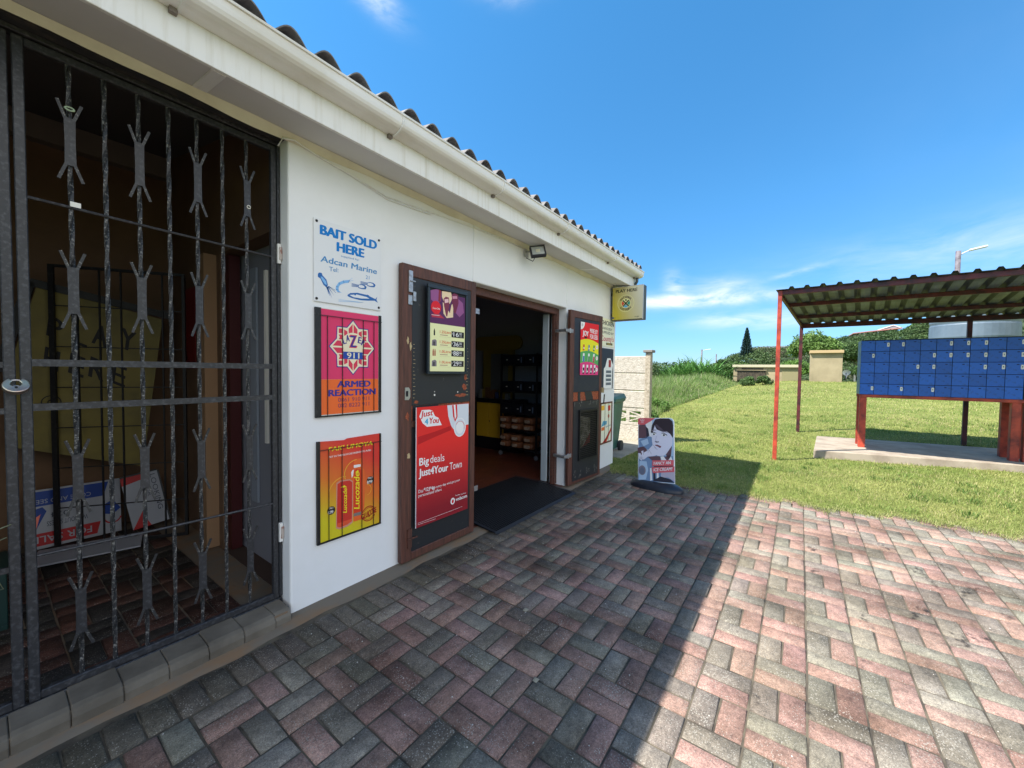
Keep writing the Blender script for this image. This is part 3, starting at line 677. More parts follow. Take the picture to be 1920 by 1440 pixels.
# ------------------------------------------------------------------ security gate
def gate():
    g = thing('security_gate', 'closed black burglar-bar gate with forked ornaments and chipped paint', 'gate', (.02, 2.45, .05))
    f = lambda x: x-.02; z = lambda v: v-.05
    b = MB()
    b.box(f(.104), f(.134), -.015, .015, z(.085), z(2.685), black_iron); b.box(f(1.006), f(1.034), -.015, .015, z(.085), z(2.685), black_iron)
    b.box(f(.134), f(1.006), -.014, .014, z(.085), z(.118), black_iron); b.box(f(.134), f(1.006), -.014, .014, z(2.655), z(2.685), black_iron)
    b.build('gate_frame', g, bevel=.003)
    b = MB(); b.box(f(-.94), f(1.05), -.02, .02, z(2.692), z(2.712), black_iron); b.box(f(1.036), f(1.052), -.02, .02, z(.09), z(2.692), black_iron); b.box(f(-.94), f(1.05), -.02, .02, z(.05), z(.083), black_iron); b.build('fixed_frame', g, bevel=.003)
    for zz, kind in ((2.07, 0), (1.442, 1), (1.265, 1), (.655, 0)):
        b = MB()
        if kind: b.box(f(.134), f(1.006), -.012, .006, z(zz-.014), z(zz+.014), black_iron)
        else: b.tube([(f(.134), -.008, z(zz+.015)), (f(.5), -.010, z(zz+.004)), (f(1.006), -.008, z(zz-.006))], .006, black_iron, 7)
        b.build('cross_bar', g)
    def barpiece():
        b = MB()
        n = 46; h0, h1 = .065, 2.61
        vs = []; fs = []
        for i in range(n+1):           # square bar with a light twist
            a = i*.55; zz = h0+(h1-h0)*i/n
            for k in range(4): vs.append((.0062*math.sqrt(2)*math.cos(a+k*PI/2), .0062*math.sqrt(2)*math.sin(a+k*PI/2), zz))
        for i in range(n):
            for k in range(4): fs.append((4*i+k, 4*i+(k+1) % 4, 4*i+4+(k+1) % 4, 4*i+4+k))
        b.add(vs, fs, bar_iron); return b
    bar = None; orn = None
    for i, x in enumerate((.249, .351, .459, .564, .672, .779, .888)):
        if bar is None: bar = barpiece().build('bar', g); o = bar
        else: o = bar.copy(); COL.objects.link(o); o.parent = g
        o.location = (f(x), 0, 0)
        if i % 2 == 0:
            for j, zc in enumerate((2.345, 1.742, .965, .392)):
                if orn is None:
                    b = MB(); w = .0165; h = .095
                    b.poly([(-w, -h), (w, -h), (w*.92, 0), (w, h), (-w, h), (-w*.92, 0)], -.002, .003, black_iron)
                    for sx in (-1, 1):
                        for sz in (-1, 1):
                            p0 = (sx*.012, sz*(h-.005), .0005); p1 = (sx*.034, sz*(h+.062), .004)
                            b.bar(p0, p1, .010, .004, bar_iron, up=(0, 0, 1))
                    orn = b.build('forked_ornament', g); q = orn
                else: q = orn.copy(); COL.objects.link(q); q.parent = g
                q.location = (f(x), -.012, z(zc)); q.rotation_euler = (PI/2, 0, R(random.uniform(-6, 6)))
    for zz in (.42, 2.03):
        b = MB(); b.box(f(1.032), f(1.050), -.034, -.020, z(zz), z(zz+.11), white_trim); b.tube([(f(1.046), -.036, z(zz+.02)), (f(1.046), -.036, z(zz+.09))], .008, M('rusty_white', S(190, 178, 170), .6, S(140, 80, 60), 30, .55, .62), 8); b.build('hinge', g)
    # plastic ties left on the bars
    b = MB(); b.box(f(.245), f(.275), -.016, -.009, z(2.085), z(2.105), tag_white); b.build('plastic_tag', g)
    b = MB(); b.tube([(f(.249)+.013*math.cos(a), -.02+.004*math.sin(a), z(2.475)+.008*math.sin(a)) for a in np.linspace(0, 2*PI, 14)], .003, M('green_tie', S(170, 190, 160), .5), 6); b.build('wire_tie', g)
    b = MB(); b.tube([(f(.893)+.008*math.cos(a), -.018, z(2.300)+.008*math.sin(a)) for a in np.linspace(0, 2*PI, 14)], .0025, tag_white, 6); b.build('ring_tie', g)
    # second leaf, mostly outside the frame
    g2 = thing('security_gate', 'second black gate leaf left of the padlock, cut off by the photo edge', 'gate', (-.90, 2.45, .05))
    f = lambda x: x+.90
    b = MB()
    b.box(f(.064), f(.094), -.015, .015, z(.085), z(2.685), black_iron); b.box(f(-.90), f(-.87), -.015, .015, z(.085), z(2.685), black_iron)
    b.box(f(-.87), f(.064), -.014, .014, z(.085), z(.118), black_iron); b.box(f(-.87), f(.064), -.014, .014, z(2.655), z(2.685), black_iron); b.build('gate_frame', g2, bevel=.003)
    for zz in (2.07, 1.432, 1.255, .64):
        b = MB(); b.box(f(-.87), f(.064), -.011, .004, z(zz-.011), z(zz+.011), black_iron); b.build('cross_bar', g2)
    for i, x in enumerate((-.76, -.655, -.55, -.445, -.34, -.235, -.13, -.035)):
        o = bar.copy(); COL.objects.link(o); o.parent = g2; o.location = (f(x), 0, 0)
        if i % 2 == 0:
            for zc in (2.345, 1.742, .965, .392):
                q = orn.copy(); COL.objects.link(q); q.parent = g2; q.location = (f(x), -.012, z(zc))
    # dead creeper tied through the leaf
    cr = MB(); cm = M('dry_vine', S(120, 124, 96), .8)
    for pts in ([(-.1, -.01, .83), (-.0, -.03, .80), (.05, -.02, .815), (.09, .01, .82)], [(-.1, -.01, .78), (.0, -.04, .76), (.06, -.02, .775)], [(.035, -.02, .77), (.04, -.03, .70), (.03, -.02, .64), (.05, -.02, .58), (.0, -.03, .585), (-.08, -.02, .57)], [(.035, -.03, .68), (.0, -.02, .69), (-.07, -.03, .71)]):
        cr.tube(pts, .0035, cm, 5, .002)
    c = cr.build('dry_vine', None, smooth=True); c.location = (0, 2.44, 0); tag(c, 'dry creeper stems wound through the leftmost gate stile', 'vine')
    pl = thing('padlock', 'round steel disc padlock with coloured sheen on the gate stiles', 'padlock', (.092, 2.395, 1.352), rot=(R(52), 0, 0))
    m = M('oily_steel', (.60, .62, .50), .28, (.50, .40, .34), 14, .4, .6, metal=.85)
    b = MB(); n = 30; prof = []
    for k in range(n+1):
        a = R(118)+R(304)*k/n; prof.append((.034*math.cos(a), .034*math.sin(a)))
    prof += [(.013*math.cos(a), .006+.013*math.sin(a)) for a in np.linspace(R(60), R(-240), 14)]
    b.poly(prof, -.010, .010, m); b.build('lock_body', pl, bevel=.003, seg=2)
    b = MB(); b.ring((0, -.014), .007, .010, steel, .0112); b.disc((0, -.014), .004, seam_dark, .0114); b.build('keyhole', pl)
    b = MB(); b.tube([(.028*math.cos(a), .028*math.sin(a), 0) for a in np.linspace(R(60), R(120), 8)], .004, steel, 8); b.build('shackle', pl)
gate()

# ------------------------------------------------------------------ things in the porch
def porch():
    # black burglar grille leaning inside
    p0, p1 = Vector((.336, 4.506, .05)), Vector((1.02, 4.04, .05)); d = p1-p0; L_ = d.length; yawg = math.atan2(d.y, d.x)
    g = thing('burglar_grille', 'black square-mesh burglar grille standing at the back of the porch', 'grille', p0, rot=up(yawg)); H = 2.13
    b = MB()
    for x0, x1, y0, y1 in ((0, .03, 0, H), (L_-.02, L_, 0, H), (.03, L_-.02, 0, .02), (.03, L_-.02, H-.02, H)): b.box(x0, x1, y0, y1, -.01, .01, black_iron_clean)
    b.build('frame', g)
    for k in range(1, 6):
        b = MB(); x = .03+(L_-.05)*k/6; b.box(x-.005, x+.005, .02, H-.02, -.006, .004, black_iron_clean); b.build('upright_bar', g)
    for k in range(1, 7):
        b = MB(); y = H*k/7; b.box(.03, L_-.02, y-.004, y+.004, .004, .011, black_iron_clean); b.build('cross_bar', g)
    # yellow old sign tilted behind
    s = thing('yellow_sign', 'old tilted yellow PLAY HERE sign board inside the dark porch', 'sign', (.0, 4.62, 0), rot=up(R(-12)))
    Q = hom([(120, 545), (355, 605), (300, 860), (80, 830)], [(.20, 2.03), (1.0, 1.84), (.85, .60), (.13, .84)])
    y_ = M('faded_yellow_board', S(126, 112, 40, .85), .6, S(96, 86, 34), 4, .4, .7); k_ = M('black_band', S(22, 22, 22), .6)
    b = MB(); b.poly([Q(*p) for p in ((150, 552), (350, 606), (298, 862), (84, 830), (92, 700))], -.03, 0, y_); b.build('board', s)
    b = MB()
    for a, c in (((140, 545), (362, 600)), ((140, 545), (78, 700))):
        a, c = Q(*a), Q(*c); b.bar((*a, .006), (*c, .006), .055, .02, k_, up=(0, 0, 1))
    b.build('black_edge', s)
    b = MB(); ink = M('old_black_ink', S(24, 22, 20), .7)
    for ch, x, y in (('P', 160, 636), ('L', 200, 648), ('A', 232, 648), ('Y', 276, 655), ('H', 150, 690), ('E', 190, 700), ('R', 222, 706), ('E', 256, 716)):
        b.text(ch, Q(x, y), Q(x+22, y+9), Q(x+7, y-34), ink, .003, .02)
    b.ring(Q(158, 752), .045, .052, ink, .003); b.ring(Q(158, 752), .014, .02, ink, .003)
    b.build('lettering', s)
    # red poster on the side wall
    r = thing('red_poster', 'narrow red poster on the porch side wall behind the grille', 'poster', (1.098, 4.34, 1.42), rot=up(R(-90)))
    b = MB(); b.box(0, .26, 0, .68, -.0, .004, M('dark_red_print', S(120, 16, 24), .5)); b.build('sheet', r)
    # inner shop door as seen through the side opening
    d = bpy.data.objects.new('side_door', None); COL.objects.link(d); d.parent = shop; d.matrix_parent_inverse = Matrix.Translation((0, -WY, 0)); d.location = (0, 0, 0)
    b = MB(); b.box(1.13, 1.20, 3.44, 3.515, .05, 2.27, M('dark_red_frame', S(70, 22, 24), .5)); b.box(1.13, 1.20, WY+.225, 2.62, .05, 2.27, rust_wood); b.build('door_frame', d)
    b = MB(); b.box(1.20, 1.215, 3.16, 3.26, .45, 2.15, M('white_upright', S(160, 170, 184, .8), .5)); b.build('white_post', d)
    b = MB(); b.box(1.095, 1.11, 2.735, 2.765, .95, 2.05, tag_white); b.build('white_strip', d)
    b = MB(); b.box(1.225, 1.26, 2.64, 3.14, .35, 2.2, M('brown_door', S(88, 52, 34), .6)); b.build('leaf', d)
    # boards dumped on the floor
    def quadboard(name, label, c, mats, t=.012):
        A, B_, C_, D_ = map(Vector, c); u = (B_-A); v = (D_-A); w = u.length; h = v.length; u.normalize(); n = u.cross(v).normalized(); v = n.cross(u)
        m = Matrix((( u.x, v.x, n.x, A.x), (u.y, v.y, n.y, A.y), (u.z, v.z, n.z, A.z), (0, 0, 0, 1)))
        return thing(name, label, 'board', mat=m), w, h
    wb = M('white_board', S(190, 194, 204, .62), .5)
    t, w, h = quadboard('estate_board', 'white blue and red estate board dumped upside down in the porch', [(.196, 4.50, .07), (.705, 4.56, .055), (.705, 4.60, .42), (.196, 4.56, .50)], None)
    b = MB(); b.box(0, w, 0, h, -.012, 0, wb); b.build('panel', t)
    b = MB(); bl, rd = flat(30, 56, 122), flat(150, 32, 34); gy = flat(50, 56, 68)
    b.poly([(.02, h*.72), (w*.80, h*.72), (w*.86, h*.97), (.02, h*.97)], None, .001, bl); b.poly([(.0, h*.05), (w*.72, h*.05), (w*.76, h*.26), (0, h*.26)], None, .001, rd)
    b.poly([(w*.02, h*.30), (w*.10, h*.34), (w*.20, h*.62), (w*.16, h*.70), (w*.03, h*.66)], None, .0012, bl); b.poly([(w*.04, h*.30), (w*.10, h*.35), (w*.14, h*.58), (w*.05, h*.5)], None, .0016, flat(226, 120, 100))
    b.text('FOR SALE', (w*.66, h*.21), (w*.06, h*.21), (w*.66, h*.10), wb, .0018, .01)
    b.text('074', (w*.42, h*.58), (w*.24, h*.58), (w*.42, h*.50), gy, .0018); b.text('WITHOUT STRESS', (w*.62, h*.44), (w*.2, h*.44), (w*.62, h*.36), gy, .0018)
    b.text('COME AND SEE', (w*.66, h*.83), (w*.1, h*.83), (w*.66, h*.76), wb, .0018)
    b.poly([(w*.80, h*.38), (w*.90, h*.34), (w*1.0, h*.44), (w*.90, h*.62), (w*.82, h*.56)], None, .0012, bl); b.ring((w*.9, h*.30), .045, .055, rd, .0014, a0=R(190), a1=R(350)); b.build('printing', t)
    t, w, h = quadboard('agency_board', 'narrow white and red agency board standing on its side in the porch', [(.76, 4.46, .06), (.985, 4.42, .10), (.99, 4.46, .50), (.74, 4.52, .50)], None)
    b = MB(); b.box(0, w, 0, h, -.012, 0, wb); b.build('panel', t)
    b = MB(); b.poly([(0, h*.85), (w*.6, h*.9), (w*.6, h), (0, h)], None, .001, flat(150, 24, 24)); b.poly([(0, 0), (w*.5, 0), (w*.42, h*.14), (w*.4, h*.34)], None, .001, flat(160, 28, 28))
    b.text('LOOKING', (w*.78, h*.95), (w*.78, h*.25), (w*.92, h*.95), gy, .0012); b.text('YOUR', (w*.6, h*.9), (w*.6, h*.55), (w*.7, h*.9), gy, .0012); b.build('printing', t)
    b = MB(); b.box(w, w+.012, 0, h, -.015, .01, black_iron_clean); b.box(0, w, h, h+.012, -.015, .01, black_iron_clean); b.build('edge_strip', t)
    t, w, h = quadboard('white_board', 'blank white board lying flat on the porch floor', [(.18, 4.13, .075), (.72, 4.00, .075), (.80, 4.22, .085), (.26, 4.42, .085)], None)
    b = MB(); b.box(0, w, 0, h, -.010, 0, wb); b.build('panel', t)
    c = thing('green_crate', 'dark green plastic crate in the porch behind the left gate leaf', 'crate', (-.12, 3.45, .05))
    cm = M('dark_green_plastic', S(18, 52, 48), .5); b = MB(); b.box(-.2, .2, -.15, .15, 0, .03, cm)
    for a in ((-.2, .2, -.15, -.135), (-.2, .2, .135, .15), (-.2, -.185, -.135, .135), (.185, .2, -.135, .135)): b.box(a[0], a[1], a[2], a[3], .03, .3, cm)
    b.build('tub', c, bevel=.004); b = MB(); b.box(-.215, .215, -.165, .165, .301, .325, cm); b.build('lid', c, bevel=.006)
porch()

# ------------------------------------------------------------------ signs on the wall
def wall_sign(name, label, x, z, w, h, cat='sign', t=.006, yw=WY-.004, rz=0):
    s = thing(name, label, cat, (x, yw, z), rot=up(rz))
    return s
def bait():
    w, h = .458, .487
    s = wall_sign('bait_sign', 'white sign with blue BAIT SOLD HERE lettering and sea creatures', 1.193, 1.833, w, h)
    bw = M('sign_white', (.80, .81, .82), .4)
    b = MB(); b.box(0, w, 0, h, 0, .006, bw); b.build('panel', s, bevel=.001)
    q = hom([(168, 130), (1045, 412), (1047, 1312), (182, 1180)], rect(w, h)); b = MB(); B1 = flat(0, 112, 186); B2 = flat(66, 130, 180); B3 = flat(120, 170, 215); B4 = flat(40, 96, 160)
    W_ = .0068
    b.text('BAIT SOLD', q(258, 342), q(985, 545), q(258, 228), B1, W_, .075); b.text('HERE', q(478, 560), q(822, 645), q(478, 450), B1, W_, .075)
    b.text('supplied by:', q(527, 632), q(765, 688), q(527, 608), B2, W_); b.text('Adcan Marine', q(262, 688), q(990, 855), q(268, 615), B2, W_, .03)
    b.text('Tel:', q(375, 808), q(495, 828), q(375, 755), B2, W_, .005); b.text('21', q(850, 912), q(897, 920), q(850, 868), B2, W_)
    b.build('lettering', s)
    b = MB()
    def pg(pts, m, w_=.0068): b.poly([q(*p) for p in pts], None, w_, m)
    pg([(228, 850), (240, 828), (275, 832), (290, 865), (340, 920), (360, 985), (345, 1020), (300, 980), (262, 905), (228, 880)], B4); pg([(262, 880), (285, 880), (335, 940), (345, 985), (320, 975), (280, 920)], B3, .0072)
    for a in ((345, 1010, 370, 1100), (352, 1010, 415, 1155), (360, 1005, 440, 1125), (365, 1000, 465, 1090), (355, 1012, 385, 1125), (368, 1000, 455, 1060)): pg([(a[0]-7, a[1]), (a[0]+7, a[1]), (a[2]+2, a[3]), (a[2]-4, a[3]-12)], B4)
    sh = [(640, 925), (560, 930), (500, 955), (465, 1000), (460, 1040), (485, 1075), (545, 1085)]; inn = [(520, 1075), (500, 1050), (498, 1015), (520, 985), (570, 965), (625, 960)]
    pg(sh+inn, B3); 
    for i in range(6): a = sh[i]; c = inn[5-i] if i < 6 else inn[0]; b.bar((*q(*a), .007), (*q(*c), .007), .002, .0006, B4)
    for ex in ((680, 900), (690, 930), (660, 950)): b.bar((*q(620, 935), .007), (*q(*ex), .007), .001, .0006, B3)
    for (x0, y0) in ((865, 960), (750, 985)):
        pg([(x0, y0), (x0+40, y0-6), (x0+85, y0+4), (x0+112, y0+30), (x0+100, y0+58), (x0+50, y0+55), (x0+5, y0+40)], B4); pg([(x0+8, y0+5), (x0+45, y0+4), (x0+80, y0+18), (x0+85, y0+40), (x0+45, y0+42), (x0+10, y0+32)], bw, .0072)
        for k in range(4): pg([(x0, y0+8*k), (x0+3, y0+8*k+6), (x0-85, y0+12*k-15), (x0-80, y0+12*k-20)], B4)
    pg([(612, 1112), (650, 1088), (740, 1085), (860, 1112), (880, 1110), (900, 1130), (975, 1165), (998, 1140), (990, 1175), (1008, 1212), (965, 1185), (880, 1185), (780, 1178), (670, 1150), (622, 1130)], B4)
    pg([(640, 1112), (730, 1105), (860, 1138), (900, 1160), (800, 1158), (690, 1140)], bw, .0072); pg([(695, 1100), (730, 1098), (722, 1118), (705, 1115)], B4, .0075)
    for yy in (1165, 1178, 1190): b.bar((*q(500, yy), .0069), (*q(820, yy+42-(yy-1165)), .0069), .0012, .0005, B3)
    b.build('artwork', s)
    b = MB()
    for c in ((205, 175), (1018, 432), (214, 1150), (1020, 1273)): b.disc(q(*c), .0075, seam_dark, .009, w0=.005)
    b.build('screws', s)
bait()
def frame_strips(b, w, h, dark, wires, ywire, bottom=True, l=.034, r=.018):
    b.box(0, l, 0, h, 0, .014, dark); b.box(w-r, w, 0, h, 0, .012, dark)
    if bottom: b.box(0, w, -.008, .001, 0, .014, dark)
    for x in wires: b.box(x-.0017, x+.0017, 0, ywire, .010, .0135, dark)
    b.box(0, w, ywire-.002, ywire+.002, .0135, .017, dark)
def lazer():
    w, h = .455, .652
    s = wall_sign('armed_response_sign', 'pink and orange ARMED REACTION sign with a star badge', 1.197, 1.146, w, h)
    pink, org, blue, cream, red = flat(206, 54, 98), flat(222, 100, 44), flat(58, 50, 132), flat(222, 210, 180), flat(200, 56, 80)
    b = MB(); b.box(0.028, w-.012, 0, h, 0, .005, flat(200, 198, 190)); b.poly([(.034, .222), (w-.02, .222), (w-.02, h-.004), (.034, h-.004)], None, .0056, pink); b.poly([(.034, .006), (w-.02, .006), (w-.02, .2215), (.034, .2215)], None, .0056, org); b.build('panel', s)
    q = hom([(105, 105), (857, 215), (857, 1255), (120, 1312)], rect(w, h))
    c = (.247, .425)
    def star(rx, ry, k, m, wz):
        o = [(0, 1), (.26, .72), (.68, .72), (.70, .30), (1, 0), (.70, -.30), (.68, -.72), (.26, -.72), (0, -1), (-.26, -.72), (-.68, -.72), (-.70, -.30), (-1, 0), (-.70, .30), (-.68, .72), (-.26, .72)]
        b.poly([(c[0]+x*rx*k, c[1]+y*ry*k) for x, y in o], None, wz, m)
    b = MB(); rx, ry = .163, .178
    star(rx, ry, 1.0, blue, .0062); star(rx, ry, .955, cream, .0066)
    def rc(x0, x1, y0, y1, m=red, wz=.007): b.poly([(c[0]+x0*rx, c[1]+y0*ry), (c[0]+x1*rx, c[1]+y0*ry), (c[0]+x1*rx, c[1]+y1*ry), (c[0]+x0*rx, c[1]+y1*ry)], None, wz, m)
    for sx in (-1, 1):
        for sy_ in (-1, 1):
            P_ = lambda pts, m=red, wz=.007: b.poly([(c[0]+sx*x*rx, c[1]+sy_*y*ry) for x, y in (pts if sx*sy_ > 0 else pts[::-1])], None, wz, m)
            P_([(.42, .48), (.60, .48), (.60, .64), (.42, .64)]); P_([(.24, .40), (.38, .40), (.38, .62), (.24, .56)]); P_([(.42, .26), (.60, .26), (.56, .34), (.60, .43), (.42, .43)])
            P_([(.02, .40), (.19, .40), (.19, .66), (.02, .84)]); P_([(.42, .03), (.84, .03), (.66, .22), (.42, .22)])
    # fan
    fan = [(c[0]+.56*rx*math.cos(a), c[1]-.05*ry+.58*ry*math.sin(a)) for a in np.linspace(R(25), R(155), 12)]
    b.poly(fan+[(c[0]-.33*rx, c[1]-.2*ry), (c[0]+.33*rx, c[1]-.2*ry)], None, .0075, cream)
    b.poly([(c[0]-.18*rx, c[1]-.42*ry), (c[0], c[1]-.62*ry), (c[0]+.18*rx, c[1]-.42*ry)], None, .0075, cream)
    rc(-.42, .42, -.42, -.16, flat(34, 68, 150), .0078)
    b.text('911', (c[0]-.26*rx, c[1]-.39*ry), (c[0]+.26*rx, c[1]-.39*ry), (c[0]-.26*rx, c[1]-.19*ry), cream, .0082, .03)
    b.text('Z', (c[0]-.14*rx, c[1]+.0*ry), (c[0]+.13*rx, c[1]+.0*ry), (c[0]-.14*rx, c[1]+.44*ry), red, .0080, .07); b.text('Z', (c[0]-.12*rx, c[1]+.02*ry), (c[0]+.11*rx, c[1]+.02*ry), (c[0]-.12*rx, c[1]+.42*ry), blue, .0084, .03)
    for ch, x, y, a in (('L', -.40, .10, 18), ('A', -.28, .20, 9), ('E', .20, .18, -10), ('R', .34, .11, -20)):
        e = Vector((math.cos(R(a)), math.sin(R(a)))); n = Vector((-e.y, e.x)); p = Vector((c[0]+x*rx, c[1]+y*ry)); b.text(ch, p, p+e*.021, p+n*.040, blue, .0082, .035)
    b.build('badge', s)
    b = MB(); b.text('ARMED', (.140, .172), (.372, .172), (.140, .210), blue, .0066, .07); b.text('REACTION', (.085, .118), (.412, .118), (.085, .156), blue, .0066, .07)
    b.text('0861 910 911', (.145, .080), (.365, .080), (.145, .105), flat(120, 54, 92), .0066); b.text('082 8222 911', (.145, .044), (.365, .044), (.145, .069), flat(120, 54, 92), .0066); b.build('lettering', s)
    b = MB(); frame_strips(b, w, h, black_iron_clean, (.075, .172, .318, .398), h-.045); b.build('wire_frame', s)
lazer()
def lucoz():
    w, h = .447, .622
    s = wall_sign('energy_drink_sign', 'red and yellow energy drink poster showing two orange bottles', 1.205, .370, w, h)
    m = bpy.data.materials.new('red_yellow_print'); m.use_nodes = True; nt = m.node_tree; N = nt.nodes; L = nt.links
    tc = N.new('ShaderNodeTexCoord'); sp_ = N.new('ShaderNodeSeparateXYZ'); L.new(tc.outputs['Object'], sp_.inputs[0])
    ad = N.new('ShaderNodeMath'); ad.operation = 'MULTIPLY_ADD'; L.new(sp_.outputs[0], ad.inputs[0]); ad.inputs[1].default_value = .55; L.new(sp_.outputs[1], ad.inputs[2])
    rp = N.new('ShaderNodeValToRGB'); L.new(ad.outputs[0], rp.inputs[0]); e = rp.color_ramp.elements
    e[0].position = .15; e[0].color = (*S(204, 190, 30, 1.1), 1); e[1].position = .68; e[1].color = (*S(206, 50, 40, 1.15), 1); x = e.new(.42); x.color = (*S(212, 110, 36, 1.15), 1)
    L.new(rp.outputs[0], N['Principled BSDF'].inputs[0]); N['Principled BSDF'].inputs['Roughness'].default_value = .45
    b = MB(); b.poly([(0, 0), (w, 0), (w, h), (w*.45, h-.004), (w*.40, h-.012), (w*.2, h-.006), (0, h)], 0, .005, m); b.build('panel', s)
    q = hom([(120, 180), (845, 78), (855, 1085), (140, 1325)], rect(w, h)); b = MB()
    ye, wh, bk, rd, dr = flat(228, 206, 40), flat(225, 215, 210), flat(40, 34, 34), flat(206, 60, 34), flat(150, 34, 30)
    def pg(pts, mm, w_): b.poly([q(*p) for p in pts][::-1], None, w_, mm)
    # can and bottle
    pg([(350, 640), (400, 610), (500, 598), (538, 620), (540, 1085), (480, 1130), (390, 1162), (352, 1150)], flat(190, 130, 110), .0056)
    pg([(362, 655), (400, 625), (500, 612), (528, 632), (530, 1070), (470, 1112), (395, 1140), (362, 1130)], flat(188, 52, 40), .006)
    pg([(366, 1095), (470, 1062), (530, 1040), (530, 1070), (470, 1112), (395, 1140), (362, 1130)], flat(206, 80, 50), .0063)
    pg([(535, 600), (520, 560), (520, 510), (545, 470), (545, 400), (560, 372), (625, 362), (635, 385), (640, 450), (665, 500), (675, 620), (670, 900), (640, 1050), (548, 1078)], flat(214, 96, 44), .0058)
    pg([(550, 500), (575, 480), (632, 490), (634, 960), (548, 1000)], flat(196, 60, 34), .0062); pg([(542, 440), (620, 428), (622, 455), (545, 472)], wh, .0064); pg([(548, 985), (634, 962), (632, 1000), (548, 1020)], flat(120, 110, 104), .0064)
    pg([(515, 520), (530, 495), (545, 490), (535, 560), (522, 585)], wh, .0064)
    for rr in ((540, 600, .11), (560, 730, .16)):
        c = q(rr[0], rr[1]); 
    for c0, ra, rb, a0, a1 in (((575, 520), .082, .086, 90, 200), ((430, 740), .095, .099, 80, 200), ((690, 720), .035, .038, -80, 80)):
        b.ring(q(*c0), ra, rb, flat(226, 170, 60), .0064, a0=R(a0), a1=R(a1))
    b.text('Lucozade', q(612, 930), q(606, 520), q(552, 930), ye, .0068, .03); b.text('Lucozade', q(470, 972), q(468, 700), q(428, 972), ye, .0068, .03)
    b.poly([q(395, 690), q(440, 665), q(470, 690)][::-1], None, .0067, ye); b.poly([q(560, 520), q(592, 492), q(600, 520)][::-1], None, .0067, ye)
    b.build('bottles', s)
    b = MB()
    b.text("FAK' UMOYA", q(255, 288), q(752, 210), q(262, 240), ye, .0064, .035); b.text('PUT IN THE GLUCOSE ENERGY TO PUSH', q(262, 360), q(735, 278), q(262, 340), wh, .0064, .02)
    for c in ((732, 610), (295, 948)):
        b.disc(q(*c), .026, bk, .0066); b.text('ONLY', q(c[0]-28, c[1]-12), q(c[0]+24, c[1]-20), q(c[0]-28, c[1]-32), wh, .007, .01); b.text('R99', q(c[0]-34, c[1]+42), q(c[0]+22, c[1]+30), q(c[0]-34, c[1]+8), wh, .007, .02)
    c = q(720, 985); b.ring(c, .046, .052, dr, .0066, a0=R(20), a1=R(160)); b.ring(c, .038, .041, dr, .0066, a0=R(25), a1=R(155)); b.ring(c, .046, .052, dr, .0066, a0=R(200), a1=R(340)); b.ring(c, .038, .041, dr, .0066, a0=R(205), a1=R(335))
    b.text('GLUCOSE', q(640, 1060), q(806, 968), q(636, 1000), dr, .007, .03); b.text('+', q(710, 1040), q(738, 1028), q(710, 1000), dr, .007, .03)
    b.build('lettering', s)
    b = MB(); frame_strips(b, w, h, black_iron_clean, (.073, .160, .300, .388), h-.055, l=.018, r=.010); b.build('wire_frame', s)
lucoz()
